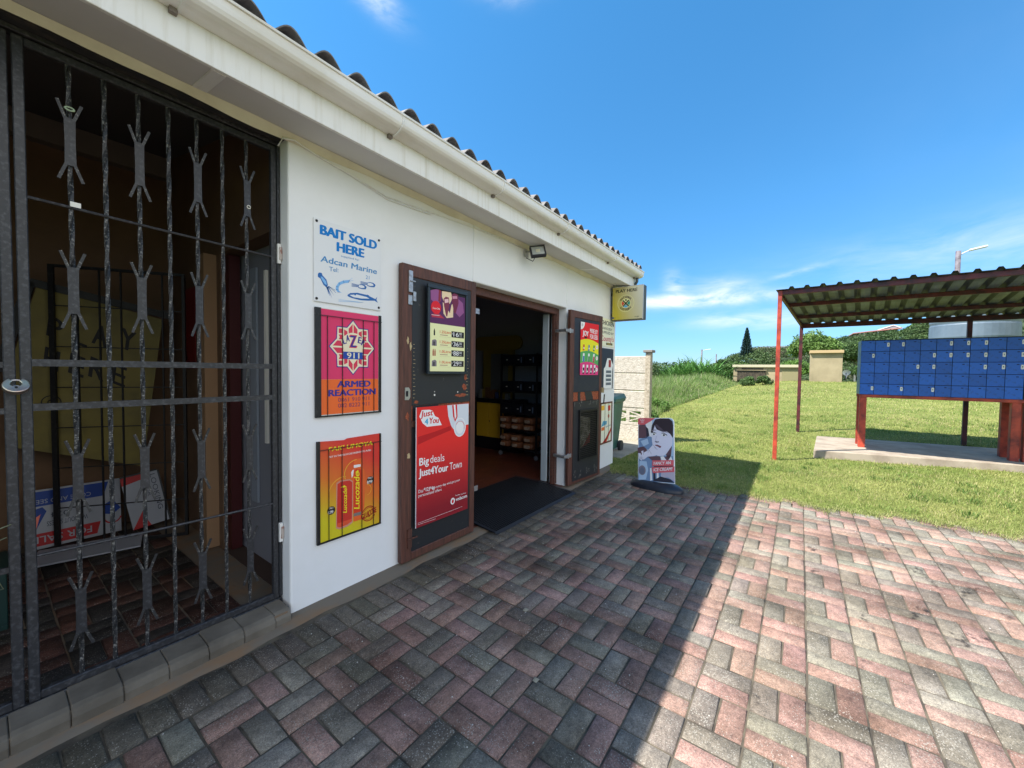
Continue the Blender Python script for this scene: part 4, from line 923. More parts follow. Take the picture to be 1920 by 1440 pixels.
def price_board():
    w, h = .420, .675
    s = wall_sign('drinks_price_board', 'black framed drinks price board with four price rows on left door', 1.998, 1.402, w, h, yw=WY-.078, rz=R(-1))
    dk = M('frame_navy', S(38, 48, 56), .35); b = MB()
    b.box(0, w, 0, .018, 0, .022, dk); b.box(0, w, h-.03, h, 0, .022, dk); b.box(0, .02, .018, h-.03, 0, .022, dk); b.box(w-.018, w, .018, h-.03, 0, .022, dk); b.build('frame', s, bevel=.003)
    b = MB(); b.box(.02, w-.018, .018, h-.03, 0, .012, seam_dark); cre = flat(232, 222, 168); b.poly([(.024, .022), (w-.025, .022), (w-.025, .385), (.024, .385)], None, .0135, cre); b.build('poster', s)
    q = hom([(318, 258), (690, 370), (685, 1130), (318, 1140)], rect(w, h)); b = MB()
    pu, pl, pk, rd, bk, wh, sk = flat(86, 40, 84), flat(140, 80, 128), flat(196, 120, 140), flat(208, 30, 42), flat(34, 30, 30), flat(235, 230, 225), flat(228, 196, 160)
    b.poly([(.024, .3855), (w-.025, .3855), (w-.025, .625), (.024, .625)], None, .0135, pu)
    def pg(pts, m_, w_=.0142): b.poly([q(*p) for p in pts][::-1], None, w_, m_)
    pg([(345, 330), (420, 320), (450, 345), (445, 440), (400, 470), (350, 420)], pl); pg([(455, 345), (540, 362), (552, 420), (530, 470), (470, 440), (455, 400)], sk); pg([(530, 560), (545, 480), (562, 470), (560, 600), (500, 605), (470, 560), (462, 450), (480, 470)], sk, .0145)
    pg([(470, 420), (490, 400), (520, 410), (525, 480), (505, 590), (495, 585), (475, 490)], flat(120, 50, 70), .0148); pg([(545, 385), (570, 370), (605, 390), (610, 470), (585, 560), (570, 560), (555, 480)], flat(110, 40, 66), .0148)
    pg([(478, 425), (515, 422), (518, 455), (482, 462)], flat(220, 180, 180), .0151); pg([(552, 398), (595, 400), (598, 425), (556, 425)], flat(190, 130, 150), .0151)
    pg([(600, 420), (650, 470), (660, 560), (620, 600), (585, 560)], pl); pg([(355, 560), (430, 560), (480, 608), (360, 590)], flat(170, 50, 70)); pg([(425, 330), (448, 340), (440, 450), (420, 440)], flat(130, 40, 50), .0146)
    b.disc(q(398, 500), .050, rd, .0155); b.text('Coca-Cola', q(365, 512), q(432, 522), q(365, 494), wh, .016, .01); b.bar((*q(355, 568), .0145), (*q(432, 578), .0145), .003, .0005, wh)
    b.build('picture', s)
    b = MB()
    for k, (yy, tx, pr, c) in enumerate(((735, '1.25Litre', '16.00', '00'), (835, '1.25Litre', '36.00', '00'), (930, '1.0Litre', '88.00', '00'), (1035, '1.0Litre', '29.00', '00'))):
        v = q(340, yy)[1]
        b.poly([(.245, v-.022), (.385, v-.022), (.385, v+.026), (.245, v+.026)], None, .0140, bk)
        b.text('R', (.250, v), (.258, v), (.250, v+.014), wh, .0145); b.text(pr[:-3], (.266, v-.014), (.325, v-.014), (.266, v+.020), wh, .0145, .01); b.text('00', (.332, v), (.36, v), (.332, v+.02), wh, .0145); b.text('each', (.333, v-.014), (.36, v-.014), (.333, v-.006), wh, .0145)
        b.text(tx, (.122, v+.002), (.238, v+.002), (.122, v+.022), flat(206, 76, 50), .0142, .01); b.bar((.125, v-.012, .0141), (.205, v-.012, .0141), .006, .0004, flat(170, 140, 120)); b.bar((.118, v-.026, .0139), (.238, v-.026, .0139), .001, .0004, flat(170, 150, 120))
        if k == 0: b.poly([(.060, v-.02), (.074, v-.02), (.074, v+.012), (.069, v+.03), (.065, v+.03), (.060, v+.012)], None, .0142, bk)
        elif k == 2:
            for x0 in (.050, .068): b.poly([(x0, v-.024), (x0+.012, v-.024), (x0+.012, v+.01), (x0+.008, v+.028), (x0+.004, v+.028), (x0, v+.01)], None, .0142, flat(150, 50, 44))
        else:
            b.poly([(.042, v-.022), (.09, v-.022), (.09, v+.018), (.075, v+.028), (.045, v+.02)], None, .0142, flat(120, 112, 118)); b.poly([(.058, v-.022), (.07, v-.022), (.07, v+.01), (.058, v+.01)], None, .0145, bk)
    b.build('price_rows', s)
price_board()
def vodacom():
    w, h = .548, .895
    s = wall_sign('mobile_deals_sign', 'red Big deals sign with white lettering on the left door', 1.905, .262, w, h, yw=WY-.078, rz=R(-1))
    m = bpy.data.materials.new('red_print'); m.use_nodes = True; nt = m.node_tree; N = nt.nodes; L = nt.links
    tc = N.new('ShaderNodeTexCoord'); sp_ = N.new('ShaderNodeSeparateXYZ'); L.new(tc.outputs['Object'], sp_.inputs[0])
    rp = N.new('ShaderNodeValToRGB'); L.new(sp_.outputs[1], rp.inputs[0]); e = rp.color_ramp.elements
    e[0].position = .1; e[0].color = (*S(132, 26, 38, 1.2), 1); e[1].position = .6; e[1].color = (*S(208, 30, 32, 1.3), 1)
    L.new(rp.outputs[0], N['Principled BSDF'].inputs[0]); N['Principled BSDF'].inputs['Roughness'].default_value = .4
    b = MB(); b.box(0, w, 0, h, 0, .005, m); b.box(-.004, 0, 0, h, 0, .006, flat(200, 200, 204)); b.build('panel', s)
    q = hom([(192, 130), (620, 72), (612, 940), (203, 1135)], rect(w, h)); b = MB(); wh, bl, rd, dr, gy = flat(238, 236, 236), flat(40, 160, 200), flat(200, 28, 34), flat(150, 30, 36), flat(200, 205, 212)
    def pg(pts, m_, w_=.0058): b.poly([q(*p) for p in pts][::-1], None, w_, m_)
    pg([(208, 446), (330, 380), (480, 305), (480, 268), (340, 330), (208, 380)], flat(176, 26, 32))
    pg([(446, 98), (620, 74), (619, 250), (590, 258), (500, 300), (478, 270), (455, 190)], gy); pg([(485, 95), (526, 88), (530, 190), (510, 235), (494, 190)], rd, .0062); pg([(498, 92), (512, 90), (520, 190), (508, 215)], wh, .0064)
    c = q(549, 278); b.disc(c, .068, wh, .0068, 40, ry=.078); b.disc(c, .060, gy, .0071, 40, ry=.070); b.ring(c, .048, .052, rd, .0074, a0=R(-20), a1=R(150)); b.disc(c, .044, wh, .0074, 40, ry=.052)
    pg([(215, 205), (235, 150), (300, 142), (325, 150), (345, 195), (375, 208), (402, 268), (280, 290), (245, 262)], wh); b.build('artwork', s)
    b = MB(); b.text('Just', q(226, 212), q(325, 188), q(232, 160), rd, .0066, .03); b.text('4', q(262, 270), q(288, 268), q(262, 222), bl, .0066, .04); b.text('You', q(296, 262), q(374, 250), q(300, 212), rd, .0066, .03)
    b.text('Big', q(222, 622), q(298, 600), q(222, 560), wh, .0062, .03); b.text('deals', q(310, 592), q(425, 566), q(310, 530), wh, .0062)
    b.text('Just4Your', q(220, 712), q(455, 645), q(220, 650), wh, .0062, .03); b.text('Town', q(468, 640), q(565, 608), q(468, 580), wh, .0062)
    b.text('Dial', q(218, 848), q(256, 836), q(218, 822), wh, .0062); b.text('*123*4#', q(262, 832), q(350, 806), q(262, 802), wh, .0062, .02); b.text('every day and get your', q(356, 796), q(552, 720), q(356, 776), wh, .0062)
    b.text('personalized offers', q(218, 882), q(404, 812), q(218, 858), wh, .0062); b.text('vodacom', q(518, 888), q(606, 850), q(518, 860), wh, .0062, .02); b.text('Further together', q(516, 848), q(600, 818), q(516, 838), wh, .0062)
    for yy in (1092, 1104): b.bar((*q(216, yy), .0062), (*q(570 if yy < 1100 else 360, yy-165 if yy < 1100 else yy-62), .0062), .0016, .0004, wh)
    c = q(494, 890); b.disc(c, .024, wh, .0063, ry=.027); b.disc((c[0], c[1]-.002), .012, rd, .0067, ry=.015); b.poly([(c[0]-.002, c[1]+.012), (c[0]+.010, c[1]+.02), (c[0]+.004, c[1]+.004)][::-1], None, .0067, rd)
    b.build('lettering', s)
vodacom()
def joy():
    # lies on the right leaf
    w, h = .445, .665
    d = Vector((math.cos(RL_YAW), math.sin(RL_YAW), 0)); o = Vector((4.262, WY-.085, .035)) + d*.215 + Vector((d.y, -d.x, 0))*.0035
    s = thing('ice_cream_price_poster', 'colour-striped JOY price poster, red over yellow green and pink, on right door', 'poster', (o.x, o.y, 1.395), rot=up(RL_YAW))
    red, ye, gr, pk, wh, bk = flat(214, 34, 40), flat(232, 214, 40), flat(84, 160, 90), flat(210, 60, 122), flat(238, 236, 232), flat(40, 34, 34)
    b = MB(); b.box(0, w, 0, h, 0, .002, pk)
    def band(y0, y1, m_, w_): b.poly([(0, y0)]+[(w, y0)]+[(w*t, y1+.045*math.sin(PI*(.15+.85*t))) for t in np.linspace(1, 0, 12)], None, w_, m_)
    b.poly([(0, 0), (w, 0), (w, h), (0, h)], None, .0024, red); band(0, .415, ye, .0028); band(0, .265, gr, .0032); band(0, .125, pk, .0036)
    b.build('sheet', s)
    b = MB(); b.text('JOY', (.05, .50), (.185, .495), (.05, .56), wh, .0030, .05); b.text('MORE JOY', (.225, .545), (.415, .535), (.225, .60), wh, .0030, .02); b.text('FOR LESS', (.225, .47), (.415, .465), (.225, .525), wh, .0030, .02)
    b.disc((.12, .475), .035, bk, .0028, ry=.012); b.poly([(0, h)]+[(.095*math.cos(a), h-.095*math.sin(a)) for a in np.linspace(0, PI/2, 8)], None, .0030, wh); b.text('01', (.02, h-.055), (.05, h-.055), (.02, h-.02), bk, .0034); b.build('lettering', s)
    b = MB(); cs = [flat(190, 80, 60), flat(70, 110, 170), flat(60, 130, 80), flat(170, 40, 60)]
    for row, (y0, n, m0) in enumerate(((.31, 3, cs), (.165, 3, cs), (.015, 4, cs))):
        for k in range(n):
            x = .05+k*(.125 if n == 3 else .092); hh = .10 if row < 2 else .105
            if row: b.poly([(x, y0+.01), (x+.045, y0+.01), (x+.05, y0+hh*1.1), (x+.01, y0+hh*1.1)], None, .0040, wh)
            b.poly([(x+.006, y0), (x+.042, y0), (x+.046, y0+hh*.75), (x+.014, y0+hh*.75)], None, .0044, cs[(k+row) % 4] if row < 2 else bk); b.disc((x+.028, y0+.03), .013, wh if row != 1 else cs[(k+1) % 4], .0048, 10)
        b.disc((.405, y0+.055), .027, wh, .0044); b.text('R', (.395, y0+.045), (.415, y0+.045), (.395, y0+.068), red, .0048)
    b.build('pictures', s)
joy()
def end_wall():
    s = wall_sign('chicken_sign', 'cream CHICKEN sign half hidden behind the right door leaf', 5.30, 1.812, .515, .41)
    cr = flat(224, 220, 196); bk = flat(50, 50, 54); b = MB(); b.box(0, .515, 0, .41, 0, .004, cr); b.build('panel', s)
    b = MB(); b.text('CHICKEN', (.02, .315), (.50, .315), (.02, .375), bk, .0046, .03); b.text('VARIOUSLY', (.06, .245), (.44, .245), (.06, .280), bk, .0046, .01); b.text('SUPPLIED BY', (.04, .185), (.50, .185), (.04, .222), bk, .0046, .01)
    b.text("County's", (.03, .075), (.50, .085), (.03, .150), flat(190, 90, 110), .0046, .03); b.poly([(.22, .025), (.46, .028), (.46, .06), (.22, .058)], None, .0046, bk); b.text('FAMILY', (.25, .032), (.43, .034), (.25, .052), flat(220, 200, 80), .005, .01); b.build('lettering', s)
    s = wall_sign('notice_board', 'navy board with a white numbered sheet, right of the right door', 5.33, 1.185, .475, .60)
    b = MB(); b.box(0, .475, 0, .60, 0, .006, M('navy_notice', S(34, 44, 66), .5)); b.build('panel', s)
    b = MB(); wh = flat(228, 226, 236); b.poly([(.12, .005), (.435, .0), (.44, .26), (.468, .36), (.36, .46), (.24, .455), (.17, .33), (.12, .30)], None, .0068, wh); b.text('1', (.30, .325), (.375, .325), (.30, .43), flat(150, 30, 40), .0074, .04)
    gk = flat(96, 104, 116)
    for k in range(4): b.poly([(.20, .235-k*.06), (.40, .235-k*.06), (.40, .275-k*.06), (.20, .275-k*.06)], None, .0074, gk)
    b.build('numbered_sheet', s)
    s = wall_sign('menu_poster', 'brown framed pale poster with red swoosh low on the end wall', 5.36, .372, .432, .615)
    fr = M('brown_frame', S(104, 50, 36), .5); b = MB()
    for a in ((0, .432, 0, .02), (0, .432, .595, .615), (0, .018, .02, .595), (.410, .432, .02, .595)): b.box(a[0], a[1], a[2], a[3], 0, .014, fr)
    b.build('frame', s)
    b = MB(); b.box(.018, .410, .02, .595, 0, .005, flat(226, 220, 200)); b.build('sheet', s)
    b = MB(); b.poly([(.10, .02), (.25, .02), (.41, .16), (.41, .22), (.30, .12)], None, .0058, flat(190, 60, 46)); b.poly([(.14, .02), (.2, .02), (.41, .20), (.41, .215)], None, .0062, flat(150, 34, 34)); b.poly([(.28, .48), (.37, .48), (.37, .56), (.28, .56)], None, .0058, flat(200, 56, 50)); b.poly([(.02, .5), (.15, .5), (.15, .57), (.02, .57)], None, .0058, flat(220, 170, 60))
    b.poly([(.04, .26), (.24, .28), (.25, .33), (.1, .34)], None, .0058, flat(80, 150, 180)); b.poly([(.05, .20), (.16, .20), (.16, .25), (.05, .25)], None, .0058, flat(214, 110, 60)); b.disc((.31, .40), .03, flat(180, 90, 60), .0058); b.text('Special', (.2, .235), (.39, .245), (.2, .262), flat(70, 120, 150), .0060)
    for x in (.16, .30): b.box(x, x+.004, .02, .595, .008, .011, black_iron_clean)
    b.build('artwork', s)
end_wall()
def lottery_box():
    s = thing('lottery_light_box', 'square yellow PLAY HERE light box projecting from the shop corner', 'light box', (5.66, 2.312, 2.20), rot=up(R(-90))); w, h, T = .47, .494, .13
    m = bpy.data.materials.new('yellow_white_acrylic'); m.use_nodes = True; nt = m.node_tree; N = nt.nodes; L = nt.links
    tc = N.new('ShaderNodeTexCoord'); sp_ = N.new('ShaderNodeSeparateXYZ'); L.new(tc.outputs['Object'], sp_.inputs[0])
    ad = N.new('ShaderNodeMath'); ad.operation = 'MULTIPLY_ADD'; L.new(sp_.outputs[1], ad.inputs[0]); ad.inputs[1].default_value = .35; L.new(sp_.outputs[0], ad.inputs[2])
    rp = N.new('ShaderNodeValToRGB'); L.new(ad.outputs[0], rp.inputs[0]); e = rp.color_ramp.elements
    e[0].position = .12; e[0].color = (*S(196, 178, 48, 1.15), 1); e[1].position = .56; e[1].color = (*S(214, 210, 190, 1.15), 1)
    L.new(rp.outputs[0], N['Principled BSDF'].inputs[0]); N['Principled BSDF'].inputs['Roughness'].default_value = .35
    b = MB(); b.box(.012, w-.008, .012, h-.008, -.004, .004, m); b.build('face', s)
    b = MB(); al = M('box_edge', S(70, 74, 66), .5); b.box(0, w, 0, h, -T, -.005, al); b.box(0, .012, 0, h, -.005, .006, al); b.box(w-.008, w, 0, h, -.005, .006, alu); b.box(.012, w-.008, 0, .012, -.005, .006, al); b.box(.012, w-.008, h-.008, h, -.005, .006, alu); b.build('casing', s, bevel=.002)
    bk, cr = flat(34, 36, 30), flat(226, 220, 160); b = MB(); c = (.215, .245)
    b.text('PLAY HERE', (.06, .408), (.38, .408), (.06, .452), bk, .0050, .035)
    b.ring(c, .118, .124, cr, .0048); b.disc(c, .070, cr, .0048)
    b.arc('NATIONAL', c, .080, R(150), R(30), .027, bk, .0052, .04); b.arc('LOTTERY', c, .106, R(215), R(325), .027, bk, .0052, .04, inward=True)
    for a, m_ in ((180, flat(206, 70, 50)), (0, flat(40, 150, 130)), (270, flat(90, 170, 210)), (90, bk)):
        pts = [(c[0], c[1])]+[(c[0]+.062*math.cos(R(a+t)), c[1]+.062*math.sin(R(a+t))) for t in (-34, -17, 0, 17, 34)]
        if a == 90: b.disc((c[0], c[1]+.048), .012, bk, .0054)
        else: b.poly([(c[0]+.02*math.cos(R(a)), c[1]+.02*math.sin(R(a)))]+pts[1:], None, .0054, m_)
    for a in (45, 135): e_ = Vector((math.cos(R(a)), math.sin(R(a)))); b.bar((c[0]-e_.x*.062, c[1]-e_.y*.062, .0056), (c[0]+e_.x*.062, c[1]+e_.y*.062, .0056), .016, .0006, bk)
    b.text('ITHUBA', (.345, .035), (.415, .035), (.345, .048), bk, .0050); b.poly([(.012, .03), (.04, .03), (.04, .055), (.012, .055)], None, .0050, flat(60, 70, 110)); b.text('o', (.05, .037), (.058, .037), (.05, .055), bk, .005); b.build('lettering', s)
    b = MB(); b.box(-.045, -.001, .08, .12, -.10, -.04, al); b.build('bracket', s); b = MB(); b.box(-.045, -.001, .38, .42, -.10, -.04, al); b.build('bracket', s)
lottery_box()
def floodlight():
    f = thing('floodlight', 'small black square floodlight under the eave above the doors', 'floodlight', (3.38, 2.30, 2.665))
    dk = M('floodlight_body', S(48, 50, 60), .4); b = MB()
    # head faces out and down, turned towards the door
    h = bpy.data.objects.new('lamp_head', None); COL.objects.link(h); h.parent = f; h.location = (-.02, -.14, -.02); h.rotation_euler = (R(66), R(-8), R(-48))
    W_, H_ = .155, .125
    b = MB(); b.box(-W_/2, W_/2, -H_/2, H_/2, -.04, -.012, dk)
    for a in ((-W_/2, W_/2, -H_/2, -H_/2+.014), (-W_/2, W_/2, H_/2-.014, H_/2), (-W_/2, -W_/2+.014, -H_/2+.014, H_/2-.014), (W_/2-.014, W_/2, -H_/2+.014, H_/2-.014)): b.box(a[0], a[1], a[2], a[3], -.012, .006, dk)
    b.build('housing', h, bevel=.004)
    b = MB(); b.box(-W_/2+.014, W_/2-.014, -H_/2+.014, H_/2-.014, -.011, -.004, M('reflector', (.62, .66, .64), .25, metal=.3)); b.box(-.022, .022, -.018, .018, -.004, -.001, M('led_chip', (.75, .72, .55), .5)); b.build('glass', h)
    b = MB(); b.box(-.012, .06, .028, .038, -.05, .03, M('flood_bracket', (.42, .42, .43), .5)); b.tube([(.02, .03, .0), (.0, -.06, -.01), (-.015, -.10, -.02)], .010, M('flood_arm', (.34, .35, .36), .5), 8); b.build('wall_bracket', f)
    b = MB(); b.tube([(-.01, -.10, -.06), (.0, -.08, -.10), (.01, -.06, -.11), (.02, .03, -.06)], .004, dk, 6); b.build('cable', f)
floodlight()
# ------------------------------------------------------------------ door mat
def mat_():
    o = thing('door_mat', 'black rubber hole mat laid from the doorway onto the paving', 'mat', (3.4, 2.34, 0)); b = MB(); B_ = black_rubber
    def Z(y): return .062 if y > 2.58 else .012+.05*(y-2.12)/.46 if y > 2.12 else .012
    x0, x1, y0, y1 = 2.672, 4.165, 2.095, 2.98
    nx, ny = 58, 34; V = []
    # grid of ribs: every second cell is a hollow
    for j in range(ny):
        for i in range(nx):
            xa = x0+.03+(x1-x0-.06)*i/nx; xb = xa+(x1-x0-.06)/nx; ya = y0+.03+(y1-y0-.03)*j/ny; yb = ya+(y1-y0-.03)/ny
            w = .0065
            za, zb = Z(ya), Z(yb)
            off = (j % 2)*(xb-xa)*.5
            xa += off; xb += off
            if xb > x1-.02: continue
            b.add([(xa-3.4, ya-2.34, za), (xb-3.4, ya-2.34, za), (xb-3.4, ya+w-2.34, za), (xa-3.4, ya+w-2.34, za)], [(0, 1, 2, 3)], B_)
            b.add([(xa-3.4, ya-2.34, za+.001), (xa+w-3.4, ya-2.34, za+.001), (xa+w-3.4, yb-2.34, zb+.001), (xa-3.4, yb-2.34, zb+.001)], [(0, 1, 2, 3)], B_)
    for (xa, ya), (xb, yb) in (((x0, y0), (x1, y0)),): pass
    def strip(xa, xb, ya, yb):
        ys = np.linspace(ya, yb, 8); vs = [(x-3.4, y-2.34, Z(y)+.003) for y in ys for x in (xa, xb)]; b.add(vs, [(2*i, 2*i+1, 2*i+3, 2*i+2) for i in range(7)], B_)
    strip(x0, x0+.032, y0+.03, y1); strip(x1-.032, x1, y0+.03, y1)
    b.add([(x0-3.4, y0-2.34, .002), (x1-3.4, y0-2.34, .002), (x1-3.4, y0+.034-2.34, Z(y0+.034)+.003), (x0-3.4, y0+.034-2.34, Z(y0+.034)+.003)], [(0, 1, 2, 3)], B_)
    ys = np.linspace(y0+.01, y1, 9); dk = M('mat_underside', S(10, 10, 11), .9)
    b.add([(x-3.4, y-2.34, Z(y)-.009) for y in ys for x in (x0+.005, x1-.005)], [(2*i, 2*i+1, 2*i+3, 2*i+2) for i in range(8)], dk)
    b.build('mat_body', o)
mat_()

# ------------------------------------------------------------------ inside the shop
def interior():
    yel = M('yellow_cabinet_paint', S(206, 160, 36, 1.1), .5); dk = M('black_counter', S(26, 26, 30), .4)
    c = thing('yellow_cabinet', 'yellow two-door cabinet with black top inside the shop', 'cabinet', (5.35, 4.38, .05))
    b = MB(); b.box(-.001, .22, -.62, .62, .19, .83, dk); b.box(-.06, .22, -.64, .64, .83, .90, dk); b.box(.02, .2, -.6, .6, 0, .19, dk); b.build('carcass', c)
    for y0, y1 in ((-.30, .03), (.035, .30)): b = MB(); b.box(-.02, -.002, y0, y1, .22, .82, yel); b.build('door', c, bevel=.003)
    b = MB(); b.disc((0, 0), .012, dk, .004); k = b.build('keyhole', c); k.location = (-.022, .0, .50); k.rotation_euler = up(R(-90))
    s = thing('lottery_stand', 'tall yellow lottery stand with rounded header on the shop counter', 'display stand', (5.45, 4.30, .95)); ol = M('olive_yellow', S(160, 134, 42, .6), .6)
    b = MB(); b.box(.02, .06, -.32, .36, 0, .85, ol); b.build('back_panel', s)
    b = MB(); pts = [(-.42+.12*math.cos(a), .12*math.sin(a)) for a in np.linspace(PI/2, 1.5*PI, 10)]+[(.40+.12*math.cos(a), .12*math.sin(a)) for a in np.linspace(-PI/2, PI/2, 10)]; b.poly([(p[0], p[1]) for p in pts], -.03, 0, ol); h = b.build('header', s); h.location = (0, .02, .97); h.rotation_euler = up(R(-90))
    b = MB(); b.box(-.004, .0, -.22, .16, .12, .78, M('grey_notice', S(120, 122, 118, .6), .6)); b.build('notice', s)
    b = MB()
    rr = random.Random(3)
    for k in range(9): y = .36-k*.075; b.box(-.10+rr.uniform(-.02, .02), -.03, y-.06, y, .0, rr.uniform(.1, .2), [ol, M('leaflet_blue', S(70, 84, 130, .7), .6), M('leaflet_white', S(150, 150, 150, .6), .6), M('leaflet_brown', S(120, 80, 50, .7), .6)][rr.randrange(4)])
    b.build('leaflets', s)
    r = thing('bread_rack', 'black wheeled shop rack with shelves just inside the door', 'rack', (5.10, 3.62, .05)); W_ = .80
    b = MB()
    for y in (-W_/2+.36, -W_/2+.0, W_/2-.42+.0): pass
    for y in (-.36, .33):
        for x in (0, .34): b.box(x-.012, x+.012, y-.012, y+.012, .09, 1.66, black_iron_clean)
    b.build('uprights', r)
    for z in (.15, .44, .70, 1.05, 1.48): b = MB(); b.box(-.01, .35, -.345, .315, z-.012, z, black_iron_clean); b.build('shelf', r)
    for y in (-.36, .33):
        for x in (0, .34): b = MB(); b.tube([(x-.012, y, .04), (x+.012, y, .04)], .035, M('caster', S(110, 112, 118), .5), 12); b.build('wheel', r)
    lo = M('bread_brown', S(166, 108, 70, .9), .55, S(120, 72, 46), 14, .4, .6); cl = M('bread_bag', S(190, 170, 150, .9), .3, S(150, 96, 62), 20, .45, .6)
    lab = {(.15, 0): 'pair of wrapped loaves at the left of the bottom rack shelf', }
    k = 0
    for z, n, tx in ((.15, 3, 'bottom'), (.44, 3, 'second lowest')):
        for i in range(n):
            y = .26-i*.235
            for j in range(2):
                t = thing('bread_loaf', '%s wrapped loaf, %s on the %s shelf of the bread rack' % ('upper' if j else 'lower', ('left', 'middle', 'right')[i], tx), 'bread', (5.08, 3.62+y, .055+z+j*.105), 'wrapped loaves on the rack', rot=(0, 0, R(random.uniform(-8, 8))))
                b = MB(); b.box(0, .26, -.095, .095, 0, .095, lo); b.build('loaf', t, bevel=.03, seg=3, smooth=True)
                b = MB(); b.box(-.035, -.002, -.05, .05, .02, .07, cl); b.build('bag_end', t, bevel=.015, seg=2)
    for z, tx in ((.70, 'middle'), (1.05, 'fourth'), (1.48, 'top')):
        for i in range(3):
            t = thing('black_basket', 'black basket with price ticket, %s on the %s rack shelf' % (('left', 'centre', 'right')[i], tx), 'basket', (5.10, 3.62+.21-.225*i, .055+z), 'black baskets on the rack')
            b = MB(); dk2 = M('basket_black', S(20, 22, 30), .4); b.box(-.01, .26, -.10, .10, 0, .01, dk2); b.box(-.02, -.01, -.105, .105, 0, .16, dk2); b.box(.26, .27, -.105, .105, 0, .16, dk2); b.box(-.01, .26, -.105, -.095, .01, .16, dk2); b.box(-.01, .26, .095, .105, .01, .16, dk2); b.build('tub', t)
            b = MB(); b.box(-.024, -.021, -.02, .012, .07, .085, tag_white); b.build('ticket', t)
            if i: b = MB(); b.box(-.024, -.021, -.07, -.05, .03, .12, M('pale_strip', S(110, 126, 150), .5)); b.build('strip_label', t)
interior()

